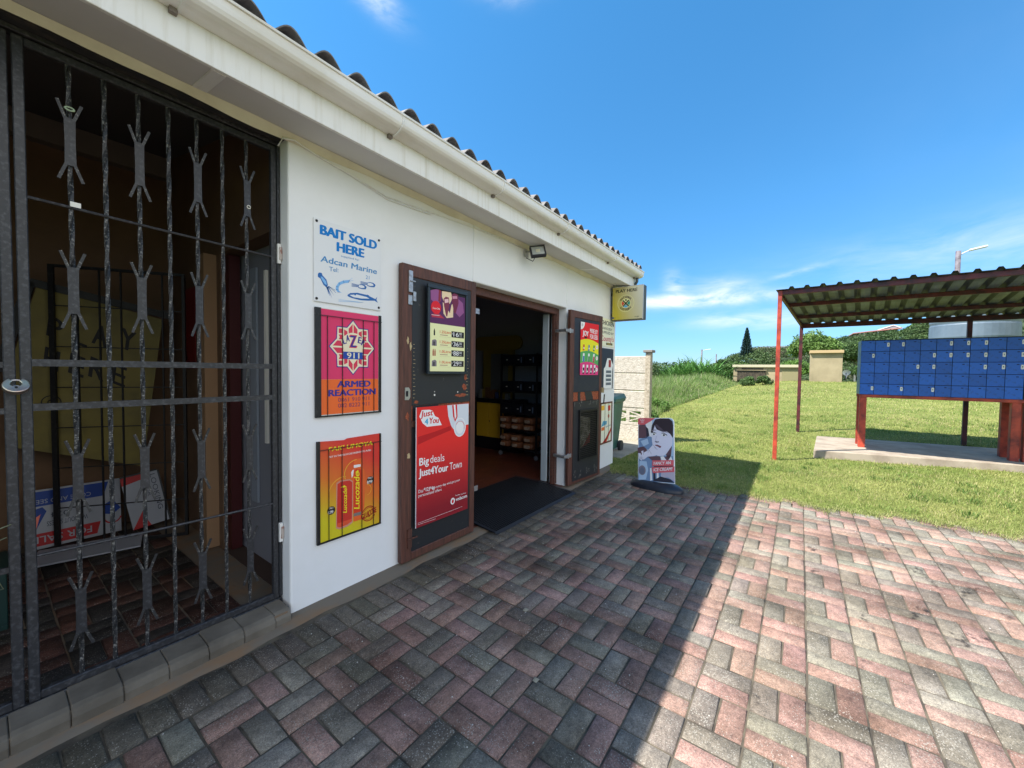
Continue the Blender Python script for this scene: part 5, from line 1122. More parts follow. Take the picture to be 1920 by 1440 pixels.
# ------------------------------------------------------------------ ice cream pavement sign
def ice():
    bl, br = Vector((4.95, 1.627, .062)), Vector((4.96, 1.184, .098)); tl = Vector((5.1, 1.738, .84))
    u = (br-bl).normalized(); v0 = (tl-bl); n = u.cross(v0).normalized(); v = n.cross(u); h = v0.dot(v); w = (br-bl).length
    m = Matrix(((u.x, v.x, n.x, bl.x), (u.y, v.y, n.y, bl.y), (u.z, v.z, n.z, bl.z), (0, 0, 0, 1)))
    s = thing('pavement_sign', 'rounded pavement sign with a woman eating ice cream, black base', 'sign', mat=m)
    def rr(x0, x1, y0, y1, r, k=6):
        p = [(x0, y0), (x1, y0)]; p += [(x1-r+r*math.cos(a), y1-r+r*math.sin(a)) for a in np.linspace(0, PI/2, k)]; p += [(x0+r+r*math.cos(a), y1-r+r*math.sin(a)) for a in np.linspace(PI/2, PI, k)]; return p
    b = MB(); b.poly(rr(0, w, 0, h, .055), -.022, 0, flat(226, 224, 222)); b.build('panel', s, bevel=.003)
    q = hom([(235, 738), (540, 738), (600, 1310), (265, 1310)], rect(w, h)); b = MB()
    sk, hair, bl_, bl2, rd, wh, dk, gy, br_ = flat(206, 206, 222), flat(50, 40, 46), flat(110, 136, 170), flat(160, 184, 208), flat(206, 92, 100), flat(236, 236, 240), flat(44, 44, 56), flat(120, 112, 126), flat(96, 72, 80)
    def pg(pts, m_, z=1): b.poly([q(*p) for p in pts][::-1], None, .0004+.0005*z, m_)
    b.poly(rr(.008, w-.008, .006, h-.008, .048), None, .0005, bl2)
    pg([(245, 800), (300, 790), (330, 850), (325, 910), (250, 915)], br_, 2); pg([(305, 780), (360, 760), (372, 900), (335, 895)], wh, 2); pg([(308, 810), (330, 830), (345, 890), (322, 905)], dk, 3)
    pg([(252, 930), (330, 890), (375, 905), (385, 960), (350, 1010), (262, 1000)], bl_, 2); pg([(270, 940), (330, 915), (345, 960), (300, 985)], bl2, 3)
    pg([(245, 1000), (300, 985), (330, 1010), (340, 1070), (280, 1110), (258, 1080)], br_, 2)
    pg([(262, 1090), (380, 1060), (560, 1060), (598, 1300), (268, 1308)], bl_, 1.5)
    pg([(372, 790), (395, 760), (500, 745), (540, 800), (548, 960), (520, 1030), (480, 1062), (430, 1066), (390, 1020), (372, 940), (362, 870)], sk, 4)          # face
    pg([(355, 860), (362, 800), (385, 752), (425, 742), (500, 744), (530, 765), (540, 800), (547, 905), (520, 870), (490, 850), (440, 848), (405, 835), (385, 800), (372, 870)], hair, 6)
    pg([(385, 800), (400, 790), (440, 822), (460, 838), (430, 840)], flat(84, 72, 80), 6.5)
    pg([(362, 872), (378, 862), (400, 868), (404, 880), (385, 887), (366, 882)], wh, 7); pg([(445, 878), (465, 868), (490, 876), (496, 890), (470, 894), (448, 888)], wh, 7)
    b.disc(q(384, 876), .011, dk, .0045, 12); b.disc(q(470, 882), .012, dk, .0045, 12)
    pg([(358, 866), (380, 856), (404, 866), (404, 871), (380, 862)], dk, 8); pg([(442, 874), (465, 862), (498, 880), (496, 886), (465, 868)], dk, 8); pg([(362, 842), (392, 836), (404, 846), (390, 843), (364, 850)], gy, 7.5); pg([(446, 852), (480, 848), (505, 864), (480, 856), (448, 858)], gy, 7.5)
    pg([(395, 940), (402, 932), (420, 938), (430, 934), (434, 944), (412, 950)], gy, 7); pg([(405, 890), (412, 890), (404, 932), (396, 936)], flat(186, 186, 206), 6.8)
    pg([(398, 968), (420, 966), (455, 978), (452, 990), (430, 996), (405, 984)], flat(120, 70, 84), 7.5)
    pg([(275, 1100), (290, 1050), (340, 1020), (385, 966), (430, 985), (455, 1000), (440, 1050), (400, 1068), (345, 1075), (310, 1105)], sk, 9)      # hand
    for a in ((385, 968, 408, 1000), (400, 985, 425, 1012), (350, 1015, 375, 1050), (340, 1010, 345, 1040), (300, 1030, 306, 1062)): b.bar((*q(a[0], a[1]), .0056), (*q(a[2], a[3]), .0056), .003, .0004, gy)
    pg([(255, 1050), (275, 1048), (300, 1100), (290, 1116), (266, 1100)], sk, 9); pg([(280, 1030), (300, 1022), (306, 1045), (290, 1052)], sk, 9.5); pg([(345, 1080), (400, 1070), (440, 1066), (470, 1080), (500, 1070), (545, 1040), (545, 970), (500, 1050), (560, 1090), (540, 1110), (400, 1120)], br_, 5)
    pg([(455, 1070), (480, 1065), (520, 1110), (545, 1060), (560, 1095), (540, 1130), (470, 1120)], wh, 6)
    pg([(270, 1120), (335, 1120), (355, 1200), (340, 1290), (275, 1300)], bl2, 5); b.disc(q(300, 1205), .045, gy, .0038, ry=.06); b.disc(q(300, 1210), .030, flat(96, 104, 122), .0042, ry=.045)
    for x in (370, 400, 430, 470): pg([(x, 1180), (x+14, 1178), (x+30, 1290), (x+10, 1298)], wh if (x//10) % 2 else dk, 5)
    pg([(470, 1200), (588, 1180), (598, 1290), (540, 1255), (480, 1260)], flat(176, 168, 184), 6); pg([(400, 1300), (470, 1250), (560, 1270), (598, 1300)], dk, 6.5)
    pg([(388, 1108), (572, 1094), (576, 1145), (388, 1160)], rd, 11); pg([(385, 1170), (584, 1150), (586, 1200), (400, 1224)], rd, 11); pg([(405, 1160), (570, 1144), (572, 1152), (408, 1168)], dk, 11)
    pg([(237, 790), (237, 745), (255, 738), (385, 740), (350, 765), (300, 795), (262, 798)], rd, 10)
    b.build('picture', s)
    b = MB(); b.text('FANCY AN', q(402, 1148), q(548, 1132), q(402, 1122), wh, .0068, .03); b.text('ICE CREAM!', q(406, 1208), q(566, 1186), q(406, 1180), wh, .0068, .03)
    for dx in (-.011, .011): b.ring((q(275, 755)[0]+dx, q(275, 755)[1]), .010, .014, wh, .0062)
    b.ring(q(275, 753), .0225, .0255, wh, .0062, a0=R(180), a1=R(360)); b.text('Ola', q(264, 782), q(288, 781), q(264, 775), wh, .0062, .02); b.build('lettering', s)
    b = MB(); n_ = 36; V = []; rings = ((1.0, 0), (1.0, .02), (.93, .045), (.72, .072), (.42, .085), (.0, .088))
    inv = m.inverted(); c = Vector((4.99, 1.41, 0))
    for k_, z in rings:
        for i in range(n_):
            a = 2*PI*i/n_; ca, sa = math.cos(a), math.sin(a); ex = math.copysign(abs(ca)**.75, ca); ey = math.copysign(abs(sa)**.8, sa)
            V.append(inv @ Vector((c.x+.155*k_*ex+.03*k_*ey, c.y+.325*(.25+.75*k_)*ey if k_ else c.y, z)))
    fs = [(r_*n_+i, r_*n_+(i+1) % n_, (r_+1)*n_+(i+1) % n_, (r_+1)*n_+i) for r_ in range(5) for i in range(n_)]
    b.add(V, fs, M('base_rubber', S(34, 38, 48), .45, S(48, 52, 60), 12, .5, .7)); b.build('base', s, smooth=True)
ice()

# ------------------------------------------------------------------ precast wall and bin
def fence():
    pm = M('rough_precast', S(214, 205, 190, .8), .9, S(190, 178, 160, .74), 18, .42, .7, .8, 34, bdist=.015); cm = M('precast_post', S(206, 192, 170, .8), .9, S(170, 156, 134, .7), 20, .4, .7, .8, 60, bdist=.01)
    f = thing('precast_wall', 'cream rough-cast precast panel wall beside the shop end', 'wall', (8.12, 2.6, 0))
    for y in (-.10, 1.62, 3.34):
        b = MB(); b.box(-.065, .065, y-.055, y+.055, -.05, 1.84, cm); p_ = b.build('post', f, bevel=.01)
        b = MB(); b.box(-.10, .10, y-.095, y+.095, 1.841, 1.895, M('post_cap', S(150, 144, 136, .7), .8)); b.build('cap', p_, bevel=.008)
    for k, z0 in enumerate((-.06, .34, .70, 1.06, 1.42)):
        for y0 in (-.045, 1.675):
            y1 = y0+1.61
            if k != 1:
                b = MB(); b.box(-.028, .028, y0+.002, y1-.002, z0+.004, z0+.352 if k else .335, pm); b.build('panel', f, bevel=.01)
            else:      # pierced panel
                b = MB(); z1 = z0+.352
                b.box(-.028, .028, y0+.002, y1-.002, z0+.004, z0+.06, pm); b.box(-.028, .028, y0+.002, y1-.002, z1-.06, z1, pm)
                n = 5; L_ = (y1-y0-.08)/n
                b.box(-.028, .028, y0+.002, y0+.08, z0+.06, z1-.06, pm)
                for i in range(n):
                    a = y0+.08+i*L_; b.box(-.028, .028, a+L_-.07, a+L_-.002, z0+.06, z1-.06, pm)
                    b.box(-.026, .026, a, a+L_-.07, z0+.165, z0+.205, pm)
                    for sgn in (1, -1): b.bar((0, a+.0, z0+.185+sgn*.02), (0, a+L_-.07, z0+.185+sgn*.10), .05, .025, pm)
                b.build('panel', f)
fence()
def bin_():
    g = M('bin_green', S(66, 122, 110, .75), .5, S(50, 98, 90, .7), 5, .4, .7); t = thing('wheelie_bin', 'green wheelie bin standing past the shop corner', 'bin', (6.72, 2.86, 0), rot=(0, 0, R(4)))
    b = MB(); V = []
    for z, a, c in ((.06, .20, .21), (.90, .27, .28), (.92, .30, .31), (.96, .30, .31)):
        for sx, sy_ in ((-1, -1), (1, -1), (1, 1), (-1, 1)): V.append((sx*a, sy_*c, z))
    b.add(V, [(3, 2, 1, 0)]+[(4*l+i, 4*l+(i+1) % 4, 4*l+4+(i+1) % 4, 4*l+4+i) for l in range(3) for i in range(4)], g); b.build('body', t, bevel=.012, seg=2)
    b = MB(); b.add([(-.31, -.32, .962), (.33, -.32, .962), (.33, .32, .962), (-.31, .32, .962), (-.27, -.28, 1.01), (.31, -.28, 1.05), (.31, .28, 1.05), (-.27, .28, 1.01)], [(3, 2, 1, 0), (4, 5, 6, 7), (0, 1, 5, 4), (1, 2, 6, 5), (2, 3, 7, 6), (3, 0, 4, 7)], g); b.build('lid', t, bevel=.01)
    b = MB(); b.tube([(.34, -.2, .95), (.38, -.2, .95), (.38, .2, .95), (.34, .2, .95)], .014, g, 8); b.build('handle', t)
    for y in (-.26, .26): b = MB(); b.tube([(.2, y-.025, .10), (.2, y+.025, .10)], .10, black_rubber, 16); b.build('wheel', t)
bin_()
def apron():
    b = MB(); b.box(6.3, 8.05, 2.36, 4.6, -.03, .022, M('concrete_apron', (.34, .31, .25), .9, (.22, .2, .16), 3, .4, .65, .5, 50)); tag(b.build('concrete_apron', bevel=.01), kind='structure')
apron()

# ------------------------------------------------------------------ shelter over the lockers
def shelter():
    s = thing('shelter', 'red steel shelter with sloping sheet roof over the blue lockers', 'shelter', (7.87, .32, 0))
    O = Vector((7.87, .32, 0)); X0, X1 = 7.87, 11.2
    def zr(x): return 2.815-(x-7.85)*(2.815-2.59)/(11.25-7.85)        # underside of sheet
    def yl(x): return .35-(x-7.85)*.095
    hs = lambda x, y: float(terrain(x, y))
    posts = [(7.88, .315, .058), (7.84, -3.1, .058), (11.2, .02, .065), (11.2, -2.56, .065), (7.8, -6.4, .058), (11.2, -6.0, .065)]
    for x, y, w in posts:
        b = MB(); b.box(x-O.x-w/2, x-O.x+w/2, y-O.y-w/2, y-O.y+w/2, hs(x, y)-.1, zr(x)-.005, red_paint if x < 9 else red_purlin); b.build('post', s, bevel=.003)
    for x, w, h in ((7.885, .05, .075), (8.9, .05, .07), (10.15, .05, .07), (11.2, .06, .10)):
        b = MB(); b.box(x-O.x-w/2, x-O.x+w/2, -6.6-O.y, yl(x)-O.y-(.03 if x < 8 else .0), zr(x)-h, zr(x)-.004, red_purlin); b.build('purlin' if 8 < x < 11 else 'beam', s, bevel=.003)
    b = MB(); b.bar((7.9-O.x, yl(7.9)-O.y-.03, zr(7.9)-.05), (11.2-O.x, yl(11.2)-O.y-.02, zr(11.2)-.05), .04, .06, red_purlin); b.build('side_rafter', s)
    # IBR sheeting
    prof = []; y = .42; pitch = .199
    # rib centres measured from the eave
    ribs = [.158-pitch*k for k in range(0, 35)]
    pts = [(.37, .0)]
    for c in ribs: pts += [(c+.040, 0), (c+.020, .036), (c-.020, .036), (c-.040, 0)]
    pts += [(ribs[-1]-.12, 0)]
    xs = [7.80, 8.9, 10.1, 11.30]; V = []; n = len(pts)
    for x in xs:
        for yy, zz in pts: V.append((x-O.x, yy-.095*(x-7.85)-O.y, zr(x)+zz))
    k0 = len(V); V += [(a, b_, c+.0012) for a, b_, c in V[:k0]]
    F_ = []
    for l in (0, 1):
        for i in range(len(xs)-1):
            for j in range(n-1): a = l*k0+i*n+j; f = (a, a+1, a+n+1, a+n); F_.append(f if l == 0 else f[::-1])
    o = mesh_np('roof_sheet', V, F_, sheet_m, parent=s); o.data.materials.append(M('painted_shade_rib', S(46, 52, 68), .6, S(32, 36, 46), 5, .35, .65))  # rib faces coloured darker to paint in the shade inside the ribs
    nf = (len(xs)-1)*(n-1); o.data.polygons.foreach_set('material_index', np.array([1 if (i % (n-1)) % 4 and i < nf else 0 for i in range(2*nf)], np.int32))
shelter()
def slab():
    b = MB(); P_ = [(8.505, -.215), (10.57, -.31), (11.6, -6.6), (10.15, -6.6)]; 
    vs = [(x, y, .14) for x, y in P_]+[(x-(.03 if i in (0, 3) else 0), y, -.08) for i, (x, y) in enumerate(P_)]
    b.add(vs, [(3, 2, 1, 0), (0, 1, 5, 4), (1, 2, 6, 5), (2, 3, 7, 6), (3, 0, 4, 7), (4, 5, 6, 7)], concrete); o = b.build('concrete_slab', bevel=.012, seg=2); tag(o, kind='structure')
slab()
def lockers():
    cw, rh, nc, nr = .188, .192, 10, 5
    lock = {(0, c) for c in (1, 2, 5, 6, 7, 9)} | {(1, c) for c in (0, 4, 5, 6, 7, 8, 9)} | {(2, c) for c in (3, 4, 7, 8, 9)} | {(4, c) for c in (0, 2, 4)}
    def cabinet(label, y_left, tags):
        t = thing('locker_bank', label, 'lockers', (9.45, y_left, .14), 'blue locker banks under the shelter', rot=up(R(-90)))   # x to the right, y up, z towards the viewer
        z0 = .955; W_ = cw*nc; H_ = rh*nr
        b = MB(); b.box(0, W_, z0, z0+H_+.012, -.48, -.006, blue_side); b.box(.002, W_-.002, z0+.002, z0+H_+.008, -.006, -.002, seam_dark); b.build('cabinet', t, bevel=.003)
        d0 = None; t0 = None
        for r in range(nr):
            for c in range(nc):
                if d0 is None:
                    b = MB(); b.box(.003, cw-.003, .004, rh-.004, -.002, .004, blue_paint); b.box(cw*.58, cw*.72, rh*.78, rh*.84, .004, .0065, seam_dark); d0 = b.build('locker_door', t, bevel=.002); d = d0
                else: d = d0.copy(); COL.objects.link(d); d.parent = t
                d.location = (c*cw, z0+(nr-1-r)*rh, random.uniform(-.001, .002)); d.rotation_euler = (0, R(random.uniform(-.4, .6)), 0)
                if (r, c) in tags:
                    if t0 is None:
                        b = MB(); b.poly([(.0, .008), (.006, 0), (.026, 0), (.032, .008), (.032, .062), (.026, .07), (.006, .07), (0, .062)], .0, .005, tag_white); b.disc((.016, .042), .006, seam_dark, .0056); b.box(.0145, .0175, .02, .042, .005, .0056, seam_dark); t0 = b.build('lock_tag', d); q = t0
                    else: q = t0.copy(); COL.objects.link(q); q.parent = d
                    q.location = (cw*.80, rh*.42, .004)
        b = MB(); red = red_paint
        b.box(0, W_+.02, z0-.052, z0-.002, -.06, .0, red); b.box(0, W_+.02, z0-.052, z0-.002, -.48, -.42, red); b.build('stand_rail', t, bevel=.003)
        for x0 in (.01, W_-.10):
            for zb in (-.10, -.48):
                b = MB(); b.box(x0, x0+.095, 0, z0-.053, zb, zb+.095, red); b.build('leg', t, bevel=.004)
        return t
    cabinet('blue metal locker bank on red legs, nearer the left shelter post', -.862, lock)
    cabinet('blue metal locker bank at the right edge, beside the first bank', -.862-cw*nc-.022, {(0, 3), (1, 1), (2, 6), (3, 2), (4, 8)})
lockers()
def cyl(name, m, pts, r, parent, n=12, r1=None): b = MB(); b.tube(pts, r, m, n, r1); return b.build(name, parent, smooth=True)
def background_things():
    # tank
    tx, ty = 22.6, -5.25; tz = float(terrain(tx, ty))
    t = thing('water_tank', 'big grey plastic water tank behind the blue lockers', 'water tank', (tx, ty, tz-.1)); b = MB(); r = 1.16
    prof = [(0, 0), (r, 0)]; z = 0
    for k in range(7): prof += [(r, z+.05), (r, z+.50), (r-.02, z+.53), (r-.02, z+.56)]; z += .58
    prof += [(r, z), (r*.9, z+.2), (.5, z+.42), (.3, z+.45), (0, z+.46)]
    b.lathe(prof, (0, 0, 0), tank_m, 40); b.build('tank_body', t)
    b = MB(); b.lathe([(.26, 0), (.28, .08), (.2, .12), (0, .13)], (0, 0, z+.45), tank_m, 20); b.build('lid', t)
    # kiosk
    x = 30; z = float(terrain(x, -1.2)); t = thing('plant_kiosk', 'tall khaki box kiosk with flat lid on the lawn crest', 'kiosk', (x, -1.19, z-.15)); b = MB(); b.box(0, 1.5, -.76, .76, 0, 1.86, shed_m); b.build('wall', t, bevel=.01)
    b = MB(); b.box(-.16, 1.6, -.80, .80, 1.862, 2.03, M('kiosk_lid', S(196, 168, 124, .8), .8)); b.build('roof_slab', t, bevel=.01)
    # long low shed
    x = 30.5; t = thing('low_utility_building', 'long low khaki flat-roofed building with dark slatted doors beyond the lawn', 'shed', (x, 1.85, .55)); Y0, Y1 = -1.85, 1.90
    b = MB(); b.box(0, 2.2, Y0+.08, Y1-.05, 0, 1.33, shed_m); b.box(-.02, 0, Y0+.10, Y0+.98, .12, 1.2, M('olive_plaster', S(150, 140, 104, .8), .9)); b.build('wall', t)
    b = MB(); b.box(-.16, 2.3, Y0, Y1, 1.332, 1.50, M('pale_roof_edge', S(200, 190, 160, .8), .8)); b.build('roof_slab', t, bevel=.01)
    d = MB(); d.box(-.06, -.0, -.0, 1.62, .0, 1.12, shed_dark)
    for k in range(18): y = .02+k*.09; d.box(-.075, -.06, y, y+.05, .0, 1.10, shed_dark)
    d.build('slatted_door', t); b = MB(); b.box(-.04, -.002, .15, 1.35, 1.18, 1.27, shed_dark); b.build('vent', t); b = MB(); b.box(-.10, 0, Y0+.12, Y0+.9, -.05, .08, shed_dark); b.build('plinth', t)
    b = MB(); b.box(-.14, -.0, -.05, 1.67, 1.125, 1.16, shed_m); b.build('door_canopy', t)
    # white dish + low pale roof
    t = thing('satellite_dish', 'small white dish at the right side of the khaki kiosk', 'dish', (31.6, -2.35, 1.15)); b = MB(); b.lathe([(0, 0), (.10, .015), (.18, .055), (.185, .06)], (0, 0, 0), M('dish_white', (.8, .8, .8), .5), 24); o = b.build('dish', t, smooth=True); o.rotation_euler = (0, R(-100), 0); o.location = (.1, .1, .46)
    cyl('mast', steel, [(.1, .1, -.2), (.1, .1, .45)], .03, t)
    t = thing('low_roof_shelter', 'low pale blue metal roof half hidden behind the lockers', 'shelter', (37, -4.3, 1.0)); b = MB(); pr_ = M('pale_blue_roof', S(170, 190, 205, .8), .5); b.box(0, 2.2, -1.6, 1.3, .62, .72, pr_)
    for k in range(12): b.box(0, 2.2, -1.55+k*.24, -1.50+k*.24, .721, .745, pr_)
    b.build('roof', t)
    for y in (-1.5, 1.2): b = MB(); b.box(.1, .2, y-.05, y+.05, -.4, .62, steel); b.build('post', t)
    # street lamps
    def lamp(label, x, y, ztop, z0, arm, head_up, s=1.):
        t = thing('street_lamp', label, 'street lamp', (x, y, z0), 'street lamps beyond the lawn'); H_ = ztop-z0
        cyl('pole', lamp_pole, [(0, 0, 0), (0, 0, H_)], .13*s, t, 12, .095*s)
        cyl('arm', alu, [(0, 0, H_-.22*s), (0, -arm*.3, H_-.10*s), (0, -arm*.55, H_-.05*s+head_up*.4)], .028*s, t, 8)
        b = MB(); a = Vector((0, -arm*.5, H_-.06*s+head_up*.4)); c = Vector((0, -arm*1.35, H_+head_up)); b.bar(a, c, .20*s, .09*s, alu); b.build('lamp_head', t, bevel=.03*s, seg=2)
    lamp('near street lamp rising behind the shelter roof on a brown pole', 27, -5.70, 7.24, .6, .66, .08, .95)
    lamp('far street lamp standing behind the bushes left of the pine', 58, 10.85, 4.65, .2, .85, .02, .9)
    t = thing('utility_pole', 'thin distant pole standing between far lamp and pine', 'pole', (60, 9.4, -.5)); cyl('pole', lamp_pole, [(0, 0, 0), (0, 0, 4.6)], .07, t)
    # houses
    k = 70/60.; Z = lambda z: 1.43+(z-1.43)*k
    rf = M('grey_roof_far', S(150, 158, 160, .75), .8); wl = M('house_wall_far', S(210, 200, 186, .75), .9)
    t = thing('hilltop_house', 'low grey-roofed house on the hill right of the pine', 'house', (72, 3.6, 4.15))
    b = MB(); b.box(0, 6, -1.9, 1.9, -1.5, 1.2, wl); b.build('wall', t); b = MB(); b.extx([(-2.3, 1.12), (2.1, 1.15), (1.7, 1.52), (-2.0, 1.55)], -.6, 6.6, rf); b.build('roof', t)
    for y in (-1.6, 0, 1.4): b = MB(); b.box(-.03, 0, y-.3, y+.3, .35, .8, shed_dark); b.build('window', t)
    t = thing('hilltop_house', 'long pink-roofed house with white posts high on the right hill', 'house', (84, -9.4, 7.85))
    pkr = M('pink_roof_far', S(200, 140, 128, .8), .8); b = MB(); b.box(1.2, 7, -2.7, 2.5, -1.2, .55, M('shaded_house_wall', S(120, 104, 96, .8), .9)); b.build('wall', t)
    b = MB(); b.add([(0, 2.8, .32), (0, -2.9, .88), (0, -2.9, 1.06), (0, 2.8, .44), (8, 2.8, .5), (8, -2.9, 1.1), (8, -2.9, 1.3), (8, 2.8, .62)], [(0, 1, 2, 3), (7, 6, 5, 4), (0, 4, 5, 1), (3, 2, 6, 7), (0, 3, 7, 4), (1, 5, 6, 2)], pkr); b.build('roof', t)
    b = MB(); b.extx([(-3.0, 1.02), (-.4, .86), (-2.1, 1.5)], 1.5, 7, rf); b.bar((1.45, -3.1, 1.06), (1.45, -2.1, 1.56), .08, .09, tag_white); b.bar((1.45, -.3, .9), (1.45, -2.1, 1.56), .08, .09, tag_white); b.build('gable', t)
    for y in (1.9, 1.5, -.2, -1.9): b = MB(); b.box(.3, .5, y-.09, y+.09, -.8, .38+(2.8-y)*.1, tag_white); b.build('post', t)
background_things()

# ------------------------------------------------------------------ vegetation
def leaf_mat(name, trans=.25, rough=.6): 
    m = M(name, (.1, .2, .05), rough, attr='Col', trans=trans, spec=.25); nt = m.node_tree
    nt.links.new(nt.nodes['Attribute'].outputs[0], nt.nodes['Principled BSDF'].inputs[0]); return m
LEAF = leaf_mat('leaf_green'); BLADE = leaf_mat('grass_blade', .3, .7)
def blades(name, P_, H_, W_, lean, cols, label, cat='grass'):
    n = len(P_); a = RNG.uniform(0, 2*PI, n); la = RNG.uniform(0, 2*PI, n)
    dx, dy = np.cos(a)*W_/2, np.sin(a)*W_/2; lx, ly = np.cos(la)*lean*H_, np.sin(la)*lean*H_
    V = np.empty((n, 5, 3), np.float32)
    V[:, 0] = P_+np.stack([dx, dy, 0*dx], 1); V[:, 1] = P_-np.stack([dx, dy, 0*dx], 1)
    mid = P_+np.stack([lx*.35, ly*.35, H_*.6], 1)
    V[:, 2] = mid-np.stack([dx, dy, 0*dx], 1)*.75; V[:, 3] = mid+np.stack([dx, dy, 0*dx], 1)*.75
    V[:, 4] = P_+np.stack([lx, ly, H_*np.sqrt(np.clip(1-lean**2*.5, .2, 1))], 1)
    k = np.arange(n)[:, None]*5
    V = V.reshape(-1, 3); q = k+np.array([[0, 1, 2, 3]]); t = k+np.array([[3, 2, 4, 4]])
    me = bpy.data.meshes.new(name)
    C = np.repeat(cols, 5, 0)
    loops = np.concatenate([q.ravel(), (k+np.array([[3, 2, 4]])).ravel()]); st = np.concatenate([np.arange(n)*4, n*4+np.arange(n)*3])
    me.vertices.add(len(V)); me.vertices.foreach_set('co', V.ravel()); me.loops.add(len(loops)); me.loops.foreach_set('vertex_index', loops.astype(np.int32)); me.polygons.add(2*n); me.polygons.foreach_set('loop_start', st.astype(np.int32)); me.update(calc_edges=True)
    me.materials.append(BLADE); at = me.color_attributes.new('Col', 'FLOAT_COLOR', 'POINT'); c4 = np.ones((len(V), 4), np.float32); c4[:, :3] = C; at.data.foreach_set('color', c4.ravel())
    o = bpy.data.objects.new(name, me); COL.objects.link(o); return tag(o, label, cat, kind='stuff')
def vnoise(x, y, s, seed=0):
    return np.sin(x*s+seed)*np.cos(y*s*1.13+seed*2)+.5*np.sin(x*s*2.3+y*s*1.7+seed)+.35*np.cos(x*s*4.1-y*s*3.3+seed*3)
def tg_edge(x): return np.interp(x, [6, 8.2, 12.0, 14.6, 18, 22.6, 27, 30], [2.9, 2.9, 3.45, 3.66, 3.6, 3.4, 3.3, 3.1])
def on_slab(x, y):
    t = (-.215-y)/6.4; xf = 8.505+t*1.645; xr = 10.57+t*1.03
    return (y < -.2) & (x > xf) & (x < xr)
def grass():
    def sample(n, x0, x1, y0, y1, pw=1.): 
        x = x0+(x1-x0)*RNG.random(n)**pw; y = RNG.uniform(y0, y1, n); return x, y
    # mown lawn
    xs, ys = [], []
    for n, a, b_, c, d in ((52000, 5.2, 7.4, -4.6, 2.9), (46000, 7.2, 10.5, -5.2, 3.1), (34000, 10.3, 15, -6, 3.7), (26000, 15, 24, -8, 3.7), (14000, 24, 32, -9, 3.5)):
        x, y = sample(n, a, b_, c, d); xs.append(x); ys.append(y)
    x, y = np.concatenate(xs), np.concatenate(ys)
    e = lawn_edge(y); keep = (x > e-.02+RNG.normal(0, .06, len(x))) & ~on_slab(x, y) & (y < tg_edge(x)+.3) & ~((x > 5.4) & (x < 5.98) & (y > 2.25)) & ~((x > 6.28) & (x < 8.06) & (y > 2.35))
    x, y = x[keep], y[keep]; n = len(x); z = terrain(x, y)+.004
    sc = np.clip(x/7, .8, 3.2); H_ = RNG.uniform(.018, .05, n)*(.8+.25*sc); W_ = RNG.uniform(.003, .0055, n)*sc
    t = np.clip(.5+.24*vnoise(x, y, 1.3, 2)+.2*vnoise(x, y, .45, 4)+.2*vnoise(x, y, 5.2, 1)+RNG.normal(0, .22, n), 0, 1)[:, None]
    g0, g1, dry = np.array([[.18, .25, .055]]), np.array([[.37, .39, .13]]), np.array([[.46, .40, .20]])
    col = g0*(1-t)+g1*t; dr = (RNG.random(n) < .10+.22*(vnoise(x, y, 2.6, 5) > .7)+.3*np.exp(-((x-25)/4)**2-((y-1)/2.2)**2)+.25*np.exp(-((x-16)/3)**2-((y+2.6)/1.5)**2))[:, None]; col = np.where(dr, dry, col)*RNG.uniform(.75, 1.2, (n, 1))
    blades('lawn_grass', np.stack([x, y, z], 1), H_, W_, RNG.uniform(.3, .95, n), col, 'short sunlit mown lawn grass between paving and sheds')
    # coarser tufts and weeds standing out of the mown grass
    cx = 5.5+9*RNG.random(170)**1.2; cy_ = RNG.uniform(-4.6, 3.2, 170); ok = (cx > lawn_edge(cy_)) & ~on_slab(cx, cy_) & (cy_ < tg_edge(cx)); cx, cy_ = cx[ok], cy_[ok]
    k = 46; x = np.repeat(cx, k)+RNG.normal(0, .05, len(cx)*k)*np.repeat(RNG.uniform(.5, 1.8, len(cx)), k); y = np.repeat(cy_, k)+RNG.normal(0, .05, len(cx)*k); n = len(x)
    tone = np.repeat(RNG.random((len(cx), 1)), k, 0); col = (np.array([[.09, .17, .035]])*(1-tone)+np.array([[.20, .27, .07]])*tone)*RNG.uniform(.7, 1.25, (n, 1))
    blades('weed_tufts', np.stack([x, y, terrain(x, y)+.004], 1), RNG.uniform(.03, .085, n), RNG.uniform(.004, .009, n), RNG.uniform(.3, .9, n), col, 'darker coarse tufts scattered through the mown lawn')
    # ragged dry fringe creeping over the paving edge
    y = RNG.uniform(-4.8, 2.2, 9000); x = lawn_edge(y)+RNG.normal(-.01, .055, 9000)-.10*(np.sin(y*3.1)*np.sin(y*7.7) > .45)*RNG.random(9000); n = len(x)
    t = RNG.random((n, 1)); col = (np.array([[.20, .27, .06]])*(1-t)+np.array([[.46, .44, .20]])*t)*RNG.uniform(.7, 1.2, (n, 1))
    blades('edge_grass', np.stack([x, y, np.full(n, .002)], 1), RNG.uniform(.015, .045, n), RNG.uniform(.003, .005, n), RNG.uniform(.5, 1.1, n), col, 'dry yellowish grass fringe creeping over the paving edge')
    # long unmown grass
    x = 8.3+22*RNG.random(60000)**1.25; y = tg_edge(x)+RNG.exponential(2.2, len(x)); keep = (y < 16) & ~((x > 30.2) & (y < 3.9) & (y > -.3)) & ((x > 8.3))
    x, y = x[keep], y[keep]; n = len(x); z = terrain(x, y); sc = np.clip(x/9, 1, 3)
    rise = sms(0, 1.6, y-tg_edge(x)); H_ = (.2+.72*rise-.12*sms(16, 26, x))*RNG.uniform(.5, 1.2, n)*(1+.15*vnoise(x, y, 1.1, 3)); W_ = RNG.uniform(.006, .012, n)*sc
